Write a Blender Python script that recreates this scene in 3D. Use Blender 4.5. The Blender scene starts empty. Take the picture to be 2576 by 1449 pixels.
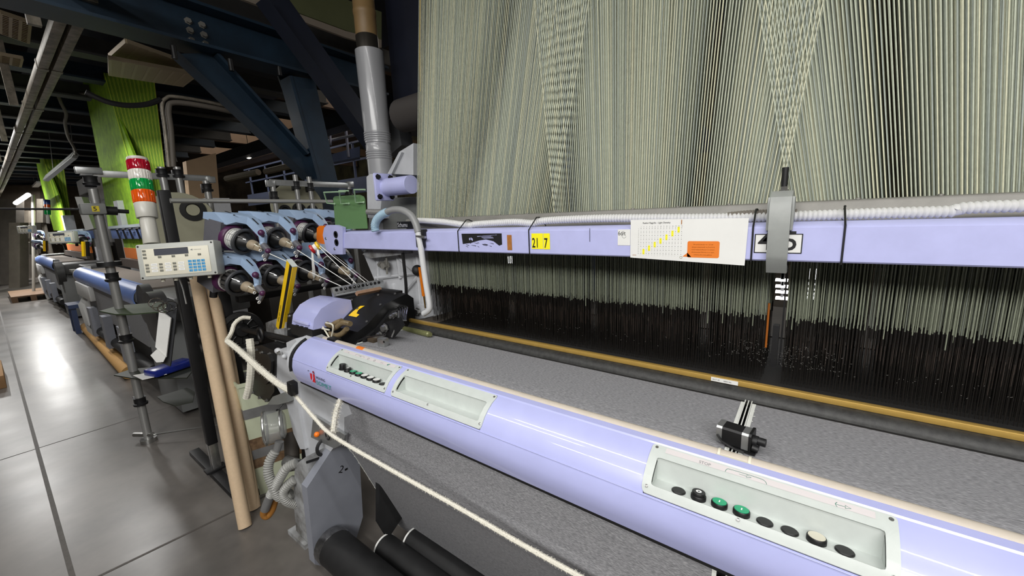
import bpy, bmesh, math, random
from mathutils import Matrix, Vector
random.seed(7)
C = bpy.context.scene.collection
PI = math.pi
# ---------------------------------------------------------------- camera frame
FPX = 991.1; H = 1.6
YAW, PIT, ROL = [math.radians(a) for a in (-37.08, 10.30, -2.33)]
cy, sy, cp, sp = math.cos(YAW), math.sin(YAW), math.cos(PIT), math.sin(PIT)
FW = Vector((sy*cp, cy*cp, -sp)); R0 = Vector((cy, -sy, 0)); U0 = R0.cross(FW)
RT = math.cos(ROL)*R0 + math.sin(ROL)*U0; UP = -math.sin(ROL)*R0 + math.cos(ROL)*U0
CAM = Vector((0, 0, H))
def ray(x, y): return FW + RT*((x-1288)/FPX) - UP*((y-724.5)/FPX)
def ony(x, y, Y): d = ray(x, y); return CAM + d*(Y/d.y)
def onx(x, y, X): d = ray(x, y); return CAM + d*(X/d.x)
def onz(x, y, Z): d = ray(x, y); return CAM + d*((Z-H)/d.z)
def ont(x, y, t): return CAM + ray(x, y)*t
def V(*a): return Vector(a)
# ---------------------------------------------------------------- materials
def lin(c):
    c /= 255.0
    return c/12.92 if c <= .04045 else ((c+.055)/1.055)**2.4
MATS = {}
def mt(name, rgb, rough=.5, metal=0., noise=None, amt=.25, dark=None, bump=0., scale=(1,1,1), emit=0., alpha=1., trans=0., coat=0., spec=.5):
    if name in MATS: return MATS[name]
    m = bpy.data.materials.new(name); m.use_nodes = True
    nt = m.node_tree; b = nt.nodes['Principled BSDF']
    col = tuple(lin(c) for c in rgb)+(1,)
    b.inputs['Base Color'].default_value = col
    b.inputs['Roughness'].default_value = rough; b.inputs['Metallic'].default_value = metal
    b.inputs['Coat Weight'].default_value = coat; b.inputs['Coat Roughness'].default_value = .07
    b.inputs['Specular IOR Level'].default_value = spec
    if trans: b.inputs['Transmission Weight'].default_value = trans
    if alpha < 1: b.inputs['Alpha'].default_value = alpha
    if emit:
        b.inputs['Emission Color'].default_value = col; b.inputs['Emission Strength'].default_value = emit
    if noise:
        tc = nt.nodes.new('ShaderNodeTexCoord'); mp = nt.nodes.new('ShaderNodeMapping')
        mp.inputs['Scale'].default_value = scale
        n = nt.nodes.new('ShaderNodeTexNoise'); n.inputs['Scale'].default_value = noise; n.inputs['Detail'].default_value = 5; n.inputs['Roughness'].default_value = .65
        r = nt.nodes.new('ShaderNodeValToRGB')
        d = tuple(lin(c) for c in dark)+(1,) if dark else tuple(c*(1-amt) for c in col[:3])+(1,)
        r.color_ramp.elements[0].position = .35; r.color_ramp.elements[0].color = d
        r.color_ramp.elements[1].position = .65; r.color_ramp.elements[1].color = col
        nt.links.new(tc.outputs['Object'], mp.inputs['Vector']); nt.links.new(mp.outputs['Vector'], n.inputs['Vector'])
        nt.links.new(n.outputs['Fac'], r.inputs['Fac']); nt.links.new(r.outputs['Color'], b.inputs['Base Color'])
        if bump:
            bp = nt.nodes.new('ShaderNodeBump'); bp.inputs['Strength'].default_value = bump; bp.inputs['Distance'].default_value = .002
            nt.links.new(n.outputs['Fac'], bp.inputs['Height']); nt.links.new(bp.outputs['Normal'], b.inputs['Normal'])
    MATS[name] = m
    return m
lilac = mt('lilac_paint', (180,184,230), .34, noise=9, amt=.05, coat=.5)
lilac2 = mt('lilac_paint_matt', (184,187,230), .45, noise=14, amt=.07)
panelg = mt('panel_grey', (196,202,198), .42, noise=30, amt=.06)
white = mt('white_casting', (192,194,198), .5, noise=7, amt=.12)
dirtyw = mt('dirty_casting', (168,170,172), .55, noise=9, dark=(96,94,90), bump=.2)
greyp = mt('grey_sheet', (132,135,144), .45, noise=6, amt=.12)
midgrey = mt('mid_grey_paint', (120,122,120), .5, noise=12, amt=.12)
clampg = mt('clamp_grey', (150,153,150), .42, noise=40, amt=.08)
barg = mt('bar_grey', (128,126,120), .5, .2, noise=25, amt=.15)
black = mt('black_plastic', (17,17,18), .45)
blackm = mt('black_metal', (20,20,22), .5, noise=20, amt=.3)
blackr = mt('black_rubber', (26,26,27), .6, noise=9, dark=(14,14,15), bump=.1)
dkgrey = mt('dark_grey', (58,59,62), .5, noise=12, amt=.15)
sley = mt('sley_dark', (52,52,50), .55, noise=60, dark=(32,32,31), bump=.3)
gold = mt('gold_anodised', (196,160,84), .38, .45, noise=30, amt=.1)
brass = mt('brass', (150,120,70), .35, .8)
steel = mt('steel', (178,178,176), .28, .9, noise=30, amt=.15)
chrome = mt('chrome', (205,205,205), .16, 1.)
alu = mt('aluminium', (182,184,184), .35, .8, noise=40, amt=.1)
rodm = mt('beige_rod', (196,186,172), .4, noise=20, amt=.08)
navy = mt('navy_steel', (26,48,66), .5, noise=3, dark=(18,34,48))
navyd = mt('navy_dark', (24,30,46), .55, noise=4, amt=.25)
cardb = mt('cardboard', (196,172,142), .8, noise=60, amt=.08)
cardo = mt('cardboard_orange', (190,146,84), .8, noise=30, amt=.1)
wht = mt('white_plastic', (225,225,222), .4, noise=40, amt=.06)
paper = mt('paper', (226,226,222), .6, noise=9, amt=.05)
rope_m = mt('rope_yarn', (226,222,208), .9, noise=250, amt=.2, bump=.6)
yellow = mt('yellow_paint', (240,196,20), .4)
yellowst = mt('yellow_sticker', (246,236,30), .5)
orange = mt('orange_plastic', (238,120,20), .4)
orange2 = mt('orange_print', (226,122,36), .5)
red = mt('red_plastic', (190,26,30), .35)
green = mt('green_button', (24,160,112), .4)
greens = mt('green_sheet', (92,128,82), .5, noise=60, amt=.06)
dgreen = mt('dark_green_sheet', (48,62,36), .6, noise=20, amt=.2)
lblue = mt('light_blue_plastic', (150,172,200), .4, noise=20, amt=.08)
purple = mt('purple_ring', (70,28,66), .4)
feedgrey = mt('feeder_grey', (92,92,98), .5, noise=20, amt=.1)
beige = mt('beige_plastic', (148,134,112), .5, noise=20, amt=.12)
ivory = mt('ivory_plastic', (212,208,190), .5)
lgreen = mt('pale_green_bin', (188,194,168), .5, noise=8, amt=.06)
browntape = mt('brown_tape', (124,100,74), .35, noise=30, dark=(84,62,44))
greytape = mt('grey_tape', (112,112,112), .35, noise=30, amt=.15)
blueb = mt('blue_loom_paint', (108,132,190), .35, noise=12, amt=.1)
ink = mt('black_ink', (16,16,18), .6)
inkgreen = mt('green_ink', (30,120,100), .6)
inkgrey = mt('grey_ink', (120,124,122), .6)
whiteink = mt('white_ink', (235,235,235), .6)
tealink = mt('teal_ink', (40,140,130), .6)
redink = mt('red_ink', (196,30,40), .6)
rust = mt('rust_brown', (170,110,50), .7, noise=80, amt=.3)
hose_b = mt('brown_hose', (120,104,76), .3, noise=30, amt=.25)
darkbrown = mt('dark_brown', (62,56,50), .7, noise=6, amt=.3)
glassm = mt('clear_plastic', (235,238,236), .08, trans=.92)
amber = mt('amber_plastic', (206,110,20), .25)
hallbeige = mt('beige_board', (168,142,112), .7, noise=4, amt=.1)
railblue = mt('blue_grey_rail', (104,116,150), .5)
ductm = mt('galvanised_duct', (150,142,128), .5, .4, noise=14, dark=(104,98,88))
# ---------------------------------------------------------------- mesh builder
class MB:
    def __init__(s): s.v = []; s.f = []; s.m = []
    def add(s, vs, fs, mi=0, M=None):
        o = len(s.v)
        s.v += [(M @ Vector(p)) if M else Vector(p) for p in vs]
        s.f += [[i+o for i in f] for f in fs]; s.m += [mi]*len(fs)
        return s
    def box(s, c, d, rot=None, bev=0, mi=0):
        bm = bmesh.new(); bmesh.ops.create_cube(bm, size=1)
        for v in bm.verts: v.co = Vector((v.co.x*d[0], v.co.y*d[1], v.co.z*d[2]))
        if bev: bmesh.ops.bevel(bm, geom=bm.edges[:], offset=bev, segments=2, profile=.5, affect='EDGES')
        M = Matrix.Translation(Vector(c)) @ (rot.to_4x4() if rot else Matrix.Identity(4))
        bm.verts.index_update()
        s.add([v.co.copy() for v in bm.verts], [[v.index for v in f.verts] for f in bm.faces], mi, M); bm.free()
        return s
    def bb(s, x0, x1, y0, y1, z0, z1, bev=0, mi=0):
        return s.box(((x0+x1)/2, (y0+y1)/2, (z0+z1)/2), (abs(x1-x0), abs(y1-y0), abs(z1-z0)), None, bev, mi)
    def tube(s, pts, r, n=10, mi=0, cap=True, closed=False):
        pts = [Vector(p) for p in pts]
        N = len(pts); rs = r if isinstance(r, (list, tuple)) else [r]*N
        o = len(s.v); prev = None
        for i in range(N):
            a = pts[(i-1) % N] if (closed or i) else pts[0]; b = pts[(i+1) % N] if (closed or i < N-1) else pts[-1]
            t = (b-a).normalized()
            if prev is None:
                k = Vector((0,0,1)) if abs(t.z) < .9 else Vector((0,1,0)); e = t.cross(k).normalized()
            else:
                e = prev - t*prev.dot(t); e = e.normalized() if e.length > 1e-6 else t.orthogonal().normalized()
            prev = e; g = t.cross(e)
            for j in range(n):
                w = 2*PI*j/n; s.v.append(pts[i]+(e*math.cos(w)+g*math.sin(w))*rs[i])
        for i in range(N if closed else N-1):
            a = o+i*n; b = o+((i+1) % N)*n
            for j in range(n): s.f.append([a+j, a+(j+1) % n, b+(j+1) % n, b+j]); s.m.append(mi)
        if cap and not closed:
            s.f.append([o+j for j in range(n)][::-1]); s.f.append([o+(N-1)*n+j for j in range(n)]); s.m += [mi, mi]
        return s
    def cyl(s, a, b, r, r2=None, n=16, mi=0): return s.tube([a, b], [r, r if r2 is None else r2], n, mi)
    def lathe(s, o, ax, prof, n=24, mi=0):   # prof: (distance along axis, radius)
        o = Vector(o); ax = Vector(ax).normalized(); e = ax.orthogonal().normalized(); g = ax.cross(e); b = len(s.v); N = len(prof)
        for d, r in prof:
            for j in range(n):
                w = 2*PI*j/n; s.v.append(o+ax*d+(e*math.cos(w)+g*math.sin(w))*max(r, 1e-4))
        for i in range(N-1):
            for j in range(n): s.f.append([b+i*n+j, b+i*n+(j+1) % n, b+(i+1)*n+(j+1) % n, b+(i+1)*n+j]); s.m.append(mi)
        s.f.append([b+j for j in range(n)][::-1]); s.f.append([b+(N-1)*n+j for j in range(n)]); s.m += [mi, mi]
        return s
    def prism(s, pts, off, mi=0):            # planar polygon swept by the vector off
        pts = [Vector(p) for p in pts]; off = Vector(off); n = len(pts); o = len(s.v)
        s.v += pts+[p+off for p in pts]
        s.f += [list(range(o, o+n)), list(range(o+n, o+2*n))[::-1]]+[[o+i, o+i+n, o+(i+1) % n+n, o+(i+1) % n] for i in range(n)]
        s.m += [mi]*(n+2)
        return s
    def py(s, px, Y, d, mi=0): return s.prism([ony(x, y, Y) for x, y in px], (0, d, 0), mi)
    def pX(s, px, X, d, mi=0): return s.prism([onx(x, y, X) for x, y in px], (d, 0, 0), mi)
    def sph(s, c, r, mi=0, n=12, sc=(1,1,1)):
        prof = [(-r*math.cos(PI*i/8), r*math.sin(PI*i/8)) for i in range(9)]
        o = len(s.v); s.lathe((0,0,0), (0,0,1), prof, n, mi)
        for i in range(o, len(s.v)): p = s.v[i]; s.v[i] = Vector(c)+Vector((p.x*sc[0], p.y*sc[1], p.z*sc[2]))
        return s
    def text(s, body, size, M, mi=0, align='LEFT', sx=1., bold=0., ext=0.):
        cu = bpy.data.curves.new('t', 'FONT'); cu.body = body; cu.size = size; cu.align_x = align; cu.extrude = ext; cu.offset = bold*size; cu.resolution_u = 3
        ob = bpy.data.objects.new('t', cu); C.objects.link(ob)
        dg = bpy.context.evaluated_depsgraph_get(); me = bpy.data.meshes.new_from_object(ob.evaluated_get(dg))
        S = Matrix.Diagonal((sx, 1, 1, 1))
        s.add([v.co.copy() for v in me.vertices], [list(p.vertices) for p in me.polygons], mi, M @ S)
        bpy.data.objects.remove(ob); bpy.data.curves.remove(cu); bpy.data.meshes.remove(me)
        return s
    def rect(s, M, x0, y0, x1, y1, z=0, mi=0):
        return s.add([(x0,y0,z),(x1,y0,z),(x1,y1,z),(x0,y1,z)], [[0,1,2,3]], mi, M)
    def build(s, name, mats, parent=None, label=None, smooth=38, local=False, recalc=True):
        if not isinstance(mats, (list, tuple)): mats = [mats]
        root = parent
        while root is not None and root.parent is not None: root = root.parent
        vs = s.v
        if not local and root is not None:
            inv = ROOTM[root.name].inverted(); vs = [inv @ v for v in vs]
        loc = None
        if root is None and not local:
            lo = [min(v[i] for v in vs) for i in range(3)]; hi = [max(v[i] for v in vs) for i in range(3)]
            loc = Vector(((lo[0]+hi[0])/2, (lo[1]+hi[1])/2, lo[2])); vs = [v-loc for v in vs]
        me = bpy.data.meshes.new(name); me.from_pydata([tuple(v) for v in vs], [], s.f)
        for m in mats: me.materials.append(m)
        me.polygons.foreach_set('material_index', s.m)
        if recalc:
            bm = bmesh.new(); bm.from_mesh(me); bmesh.ops.recalc_face_normals(bm, faces=bm.faces[:]); bm.to_mesh(me); bm.free()
        if smooth:
            me.shade_smooth(); me.set_sharp_from_angle(angle=math.radians(smooth))
        me.update()
        o = bpy.data.objects.new(name, me); C.objects.link(o)
        if loc is not None: o.location = loc; ROOTM[o.name] = Matrix.Translation(loc)
        if parent is not None: o.parent = parent
        if label: o['label'] = label
        return o
ROOTM = {}
def thing(name, label, cat, loc=(0,0,0), M=None, group=None):
    o = bpy.data.objects.new(name, None); C.objects.link(o); o.empty_display_size = .05
    M = M or Matrix.Translation(Vector(loc)); o.matrix_world = M; o.location = M.to_translation(); o.rotation_euler = M.to_euler()
    ROOTM[o.name] = M.copy()
    return tag(o, label, cat, group)
def tag(o, label, cat, group=None):
    o['label'] = label; o['category'] = cat
    if group: o['group'] = group
    return o
def struct(o): o['kind'] = 'structure'; return o
def stuff(o): o['kind'] = 'stuff'; return o
def dup(root, M, label, group=None):
    r = root.copy(); C.objects.link(r); r.location = M.to_translation(); r.rotation_euler = M.to_euler(); r['label'] = label; ROOTM[r.name] = M.copy()
    if group: r['group'] = group
    for ch in list(root.children):
        c = ch.copy(); C.objects.link(c); c.parent = r
        for g in ch.children:
            d = g.copy(); C.objects.link(d); d.parent = c
    return r
def spline(pts, k=8):
    P = [Vector(p) for p in pts]; out = []
    for i in range(len(P)-1):
        a = P[max(i-1, 0)]; b = P[i]; c = P[i+1]; d = P[min(i+2, len(P)-1)]
        for j in range(k):
            t = j/k; out.append(.5*((2*b)+(c-a)*t+(2*a-5*b+4*c-d)*t*t+(3*b-a-3*c+d)*t**3))
    return out+[P[-1]]
def resample(pts, step):
    out = [pts[0]]; acc = 0
    for a, b in zip(pts, pts[1:]):
        L = (b-a).length; 
        if L < 1e-9: continue
        d = step-acc
        while d <= L: out.append(a.lerp(b, d/L)); d += step
        acc = (acc+L) % step
    return out
def corr(mb, pts, r, amp=.12, pitch=.007, n=12, mi=0):   # corrugated hose
    q = resample(spline(pts), pitch/4); prof = [1, 1+amp*.7, 1+amp, 1+amp*.7]
    return mb.tube(q, [r*prof[i % 4] for i in range(len(q))], n, mi)
def frame(o, x, z):     # matrix: origin o, local x, local z (normal); y = z cross x
    x = Vector(x).normalized(); z = Vector(z).normalized(); y = z.cross(x).normalized(); x = y.cross(z)
    return Matrix(((x.x,y.x,z.x,o[0]),(x.y,y.y,z.y,o[1]),(x.z,y.z,z.z,o[2]),(0,0,0,1)))
def bolt(mb, p, ax, r=.008, h=.006, mi=0):
    p = Vector(p); ax = Vector(ax).normalized()
    mb.lathe(p, ax, [(0, r*1.35), (h*.25, r*1.35), (h*.26, r), (h, r*.95)], 6 if r > .006 else 8, mi)
XR = 2.25      # right end of the loom, out of frame
# ---------------------------------------------------------------- main loom
loom = thing('weaving_loom', 'large lilac and white carpet loom filling the right of the hall', 'loom', (-1.0, 1.0, 0))
PROF = [(.766,.896),(.757,.92),(.750,.945),(.749,.967),(.752,.985),(.757,1.006),(.765,1.022),(.777,1.038),(.792,1.052),(.812,1.065),(.835,1.074),(.842,1.0765)]
BACK = [(.844,1.074),(.847,1.0785),(.866,1.080),(.868,1.066)]
PAN = [(-1.548,-1.148),(-1.118,-.703),(-.2475,.155)]
def shell(mb, x0, x1, prof, th=.004, mi=0):
    n = len(prof); o = len(mb.v)
    for x in (x0, x1):
        mb.v += [V(x, y, z) for y, z in prof]
        mb.v += [V(x, y+th*1.2, z-th*.6) for y, z in prof]
    for i in range(n-1):
        for k, fl in ((0, 0), (n, 1)):
            q = [o+k+i, o+k+i+1, o+2*n+k+i+1, o+2*n+k+i]; mb.f.append(q[::-1] if fl else q); mb.m.append(mi)
        for e in (0, 2*n): mb.f.append([o+e+i, o+e+i+1, o+e+n+i+1, o+e+n+i]); mb.m.append(mi)
    for i in (0, n-1): mb.f.append([o+i, o+2*n+i, o+3*n+i, o+n+i]); mb.m.append(mi)
cov = MB(); x = -1.835
for a, b in PAN:
    shell(cov, x, a+.004, PROF+BACK); x = b-.004
shell(cov, x, XR, PROF+BACK)
for a, b in PAN:
    shell(cov, a+.004, b-.004, PROF[:6]); shell(cov, a+.004, b-.004, PROF[-1:]+BACK)
cover = cov.build('breast_cover', lilac, loom, smooth=30)
m = MB()   # bright lower strip and bottom lip
for a, b in ((-1.835, XR),):
    m.tube([(a, .7555, 1.0035), (b, .7555, 1.0035)], .0016, 6)
m.build('trim_strip', lilac, cover)
m = MB(); m.bb(-1.835, XR, .775, .80, .880, .893); m.build('cover_lip', blackm, cover)
def onprof(y):
    for (a, b), (c, d) in zip(PROF[5:], PROF[6:]):
        if a <= y <= c: return b+(d-b)*(y-a)/(c-a)
    return PROF[-1][1]
def rframe(x0, x1, y0, y1, hx0, hx1, hy0, hy1, rad, lift):
    """ring plate that follows the cover profile, with a rectangular opening"""
    mb = MB(); N = 56
    def rr(x0, x1, y0, y1, r):
        out = []
        for cx, cyy, a0 in ((x1-r, y1-r, 0), (x0+r, y1-r, 90), (x0+r, y0+r, 180), (x1-r, y0+r, 270)):
            out += [(cx+r*math.cos(math.radians(a0+a*9)), cyy+r*math.sin(math.radians(a0+a*9))) for a in range(11)]
        return out
    # y is measured along the profile length, sampled finely
    A = rr(x0, x1, y0, y1, rad); B = rr(hx0, hx1, hy0, hy1, .004)
    def dense(P):
        q = []
        for (a, b), (c, d) in zip(P, P[1:]+P[:1]):
            k = max(1, int(abs(d-b)/.004)); q += [(a+(c-a)*i/k, b+(d-b)*i/k) for i in range(k)]
        return q
    def pt(x, y, l): z = onprof(y); return V(x, y-l*.6, z+l*.8)
    bm = bmesh.new()
    cols = []
    def resam(P, n):
        P = P+[P[0]]; L = [0]
        for a, b in zip(P, P[1:]): L.append(L[-1]+math.hypot(b[0]-a[0], b[1]-a[1]))
        out = []; j = 0
        for i in range(n):
            t = L[-1]*i/n
            while L[j+1] < t: j += 1
            f = (t-L[j])/max(L[j+1]-L[j], 1e-9); out.append((P[j][0]+(P[j+1][0]-P[j][0])*f, P[j][1]+(P[j+1][1]-P[j][1])*f))
        return out
    # angular matching so that the ring quads stay regular
    def byside(P, w, hgt, cx, cyy, n=200):
        out = []
        for i in range(n):
            s = i/n*4; k = int(s); f = s-k
            u, v = ((1, -1+2*f), (1-2*f, 1), (-1, 1-2*f), (-1+2*f, -1))[k]
            out.append((u, v))
        return out
    UVs = byside(None, 1, 1, 0, 0, 240)
    def corner(u, v, x0, x1, y0, y1, r):
        x = (x0+x1)/2+u*(x1-x0)/2; y = (y0+y1)/2+v*(y1-y0)/2
        cx = min(max(x, x0+r), x1-r); c2 = min(max(y, y0+r), y1-r); d = math.hypot(x-cx, y-c2)
        if d > r and x != cx and y != c2: x = cx+(x-cx)*r/d; y = c2+(y-c2)*r/d
        return x, y
    o = [corner(u, v, x0, x1, y0, y1, rad) for u, v in UVs]; h = [corner(u, v, hx0, hx1, hy0, hy1, .004) for u, v in UVs]
    n = len(o); rows = [[pt(a, b, -.001) for a, b in o], [pt(a, b, lift) for a, b in o]]
    for k in (1, 2, 3): rows.append([pt(a+(c-a)*k/3, b+(d-b)*k/3, lift) for (a, b), (c, d) in zip(o, h)])
    rows.append([pt(a, b, -.006) for a, b in h])
    for r_ in rows: mb.v += r_
    for k in range(len(rows)-1):
        for i in range(n): mb.f.append([k*n+i, k*n+(i+1) % n, (k+1)*n+(i+1) % n, (k+1)*n+i]); mb.m.append(0)
    return mb
def panel(i, part, lbl, buttons):
    a, b = PAN[i]
    fr = rframe(a, b, .7575, .8415, a+.018, b-.017, .7665, .811, .008, .003)
    p = fr.build(part, panelg, loom, lbl, smooth=30)
    m = MB(); xa, xb = a+.018, b-.017      # recess: floor, back wall, two ends
    pr_ = [(.7665, 1.0235), (.7675, 1.020), (.808, 1.0145), (.812, 1.0645)]
    for (y0, z0), (y1, z1) in zip(pr_, pr_[1:]): m.add([(xa,y0,z0),(xb,y0,z0),(xb,y1,z1),(xa,y1,z1)], [[0,1,2,3]])
    side = [(.7665,1.020),(.808,1.0145),(.812,1.0645),(.795,1.053),(.780,1.040),(.7665,1.0245)]
    for x in (xa, xb): m.add([(x, y, z) for y, z in side], [list(range(6))])
    m.build('recess', panelg, p, recalc=False, smooth=0)
    for sx_ in (a+.010, b-.008, (a+b)/2-.02):
        for y in ((.764, .834) if sx_ != (a+b)/2-.02 else (.764,)):
            s = MB(); q = V(sx_, y-.002, onprof(y)+.0022); ax = V(0, -.6, .8) if y < .8 else V(0, -.3, .95)
            s.lathe(q, ax, [(0, .0036), (.0012, .0034), (.0014, .002), (.0006, .0016)], 12); s.build('screw', steel, p)
    if buttons:
        lp = MB(); n_ = 8      # label strip along the top edge
        M = frame((0, 0, 0), (1, 0, 0), (0, -.36, .93))
        o = V(a, .829, onprof(.829)+.0036); M.translation = o
        lp.rect(M, .03, -.006, b-a-.028, .007, .0002)
        lp.build('label_strip', mt('label_strip', (206,200,200), .5), p, recalc=False, smooth=0)
        t = MB(); w = b-a
        if i == 2:
            t.text('STOP', .0095, M @ Matrix.Translation((.098, -.0045, .0006)), 1)
            arc = spline([(.148,-.006,.0006),(.150,.0005,.0006),(.158,.003,.0006),(.205,.003,.0006),(.216,.0,.0006),(.219,-.006,.0006)])
            t.tube([M @ Vector(q) for q in arc], .0004, 5, 0)
            for x0 in (.172, .322):
                t.rect(M, x0, -.0018, x0+.014, -.0011, .0006)
                tri = [(x0+.013,-.0045,.0006),(x0+.013,.0018,.0006),(x0+.021,-.0014,.0006)]
                t.tube([M @ Vector(q) for q in tri], .0004, 5, 0, closed=True)
            t.tube([M @ Vector(q) for q in spline([(.324,-.006,.0006),(.3215,-.0014,.0006),(.324,.003,.0006)])], .0004, 5, 0)
        else:
            t.rect(M, .052, -.004, .0528, .003, .0006, 1); t.text('ISA', .007, M @ Matrix.Translation((.062,-.004,.0006)), 1)
            t.tube([M @ Vector(q) for q in spline([(.118,-.005,.0006),(.121,.002,.0006),(.14,.002,.0006),(.172,.002,.0006),(.176,-.004,.0006)])], .0004, 5, 1)
            t.rect(M, .140, -.0015, .152, -.0008, .0006, 0); t.tube([M @ Vector(q) for q in ((.152,-.004,.0006),(.152,.001,.0006),(.158,-.0014,.0006))], .0004, 5, 0, closed=True)
            for x0 in (.205, .245):
                t.tube([M @ V(x0+.004*math.cos(k), -.001+.0045*math.sin(k), .0006) for k in [j*PI/6 for j in range(12)]], .0005, 5, 1, closed=True)
            t.rect(M, .285, -.004, .286, .003, .0006, 1); t.rect(M, .285, -.0008, .297, -.0001, .0006, 1); t.rect(M, .296, -.004, .297, .003, .0006, 1)
            t.rect(M, .325, -.004, .333, .001, .0006, 0); t.rect(M, .329, .001, .339, .0035, .0006, 0)
        t.build('label_marks', [inkgreen, inkgrey], p, recalc=False, smooth=0)
        for k, kind in enumerate(buttons):
            xx = (-.1785 if i == 2 else -1.471)+k*.0383; c = V(xx, .7875, 1.0172); ax = V(0, .135, .991)
            g = MB(); hgt = {'plug': .0035, 'stop': .012, 'tall': .024}.get(kind, .0095)
            if kind == 'plug': g.lathe(c, ax, [(0,.0138),(.002,.0138),(.0035,.0125)], 28)
            elif kind == 'stop':
                g.lathe(c, ax, [(0,.0145),(.008,.0145),(.009,.0138),(.009,.0125),(.0145,.0125),(.0155,.0118)], 28)
            elif kind == 'tall': g.lathe(c, ax, [(0,.0145),(.006,.0145),(.006,.0125),(.022,.0125),(.024,.0118)], 28)
            else: g.lathe(c, ax, [(0,.0148),(.008,.0148),(.0098,.0138)], 28)
            mats = [black]
            if kind == 'stop':
                Q = frame(c+ax*.0158, (1,0,0), ax); mats = [black, whiteink]
                g.add([(r*math.cos(j*PI/12), r*1.0*math.sin(j*PI/12), 0) for r in (.0022,.0055) for j in range(24)], [[j,(j+1)%24,24+(j+1)%24,24+j] for j in range(24)], 1, Q)
            if kind in ('green', 'white', 'cream'):
                mats = [black, {'green': green, 'white': wht, 'cream': ivory}[kind], whiteink]
                g.lathe(c+ax*.0088, ax, [(0,.0128),(.0018,.0126)], 28, 1)
                if kind == 'green': g.rect(frame(c+ax*.0108, (1,0,0), ax), -.0011, -.004, .0011, .004, 0, 2)
            g.build('push_button', mats, p, {'plug': 'flat dark blanking plug', 'stop': 'black stop button with white ring', 'tall': 'tall black knob', 'green': 'green push button', 'white': 'white push button', 'cream': 'cream push button'}[kind])
panel(0, 'control_panel', 'left panel with row of eight push buttons', ['tall','stop','green','green','white','white','white','plug'])
panel(1, 'blank_panel', 'empty recessed tray panel', None)
panel(2, 'control_panel', 'right panel with STOP legend and eight buttons', ['plug','stop','green','green','plug','plug','cream','plug'])
# logo on the cover front (written on the near vertical face)
m = MB(); q = ony(782,958,.7480); M = frame((q.x, .7480, q.z), (1, 0, 0), (0, -1, .02))
m.text('SOMET', .027, M @ Matrix.Translation((.047, -.004, .0008)), 0, sx=1.42)
m.text('WEAVING', .0165, M @ Matrix.Translation((.047, .022, .0008)), 1, sx=1.02)
m.add([(0,.036,0),(.040,.038,0),(.040,.0,0),(.012,.001,0),(.001,.012,0)], [[0,1,2,3,4]], 2, M @ Matrix.Translation((0,0,.0008)))
m.add([(.021,.037,0),(.027,.037,0),(.027,.018,0),(.017,.002,0),(.011,.003,0),(.020,.018,0)], [[0,1,2,3,4,5]], 3, M @ Matrix.Translation((0,0,.0014)))
m.add([(.031+.0055*math.cos(j*PI/8), .046+.0055*math.sin(j*PI/8), .0008) for j in range(16)], [list(range(16))], 2, M)
m.build('printed_logo', [tealink, ink, redink, lilac2], cover, recalc=False, smooth=0)
m = MB()      # chipped paint marks
for (x0, z0) in ((-1.685,.985),(-1.645,.988),(-1.638,.983)): m.add([(x0,.7475,z0),(x0+.010,.7475,z0-.001),(x0+.009,.7475,z0-.004),(x0+.003,.7475,z0-.002),(x0+.001,.7475,z0-.010)], [[0,1,2,3,4]])
m.build('paint_chip', ink, cover, recalc=False, smooth=0)
# end cap of the cover: white casting and black gasket arc
m = MB(); cap = [(y+.004, z-.002) for y, z in PROF]+[(.90,1.078),(.93,1.05),(.93,.90)]
m.prism([V(-1.90, (y-.80)*1.02+.802, (z-.98)*1.02+.98) for y, z in cap], (.062, 0, 0))
m.build('cover_end', white, loom)
m = MB(); gk = [(y-.004, z+.002) for y, z in PROF[2:11]]
m.tube([V(-1.845, y, z) for y, z in gk], .0065, 8); m.build('gasket', black, cover)
# rod behind the cover
m = MB(); m.cyl((-1.80, .895, 1.0615), (XR, .895, 1.0615), .0155, n=24); m.cyl((-1.52, .895, 1.0615), (-1.47, .895, 1.0615), .0158, n=24, mi=1)
rod = m.build('breast_rod', [rodm, orange2], loom)
m = MB(); pA = ony(1832,1165,.885); 
m.bb(-.128, -.062, .872, .890, 1.052, 1.0725, .003); 
for x in (-.124, -.066): m.cyl((x, .895, 1.0615), (x+.005, .895, 1.0615), .0172, n=20)
m.build('rod_clip', ivory, rod)
# reed cap, sley
m = MB(); m.bb(-1.66, XR, 1.258, 1.276, 1.082, 1.0985, .002); reed = m.build('reed_cap', gold, loom)
m = MB(); m.prism([V(-1.66, y, z) for y, z in ((1.262,1.082),(1.250,1.080),(1.236,1.072),(1.228,1.060),(1.226,1.035),(1.30,1.02),(1.30,1.082))], (XR+1.66, 0, 0)); m.build('sley', sley, loom)
m = MB(); m.bb(-1.70, XR, 1.205, 1.30, .90, 1.030); m.build('sley_beam', black, loom)
m = MB(); M = frame((-.205, 1.2572, 1.0842), (1,0,0), (0,-1,0)); m.rect(M, 0, 0, .072, .0125, .0012, 0)
m.text('0217 45', .006, M @ Matrix.Translation((.004,.004,.0016)), 1); m.text('REED 500', .005, M @ Matrix.Translation((.034,.004,.0016)), 1); m.build('reed_label', [paper, ink], reed, recalc=False, smooth=0)
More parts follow.
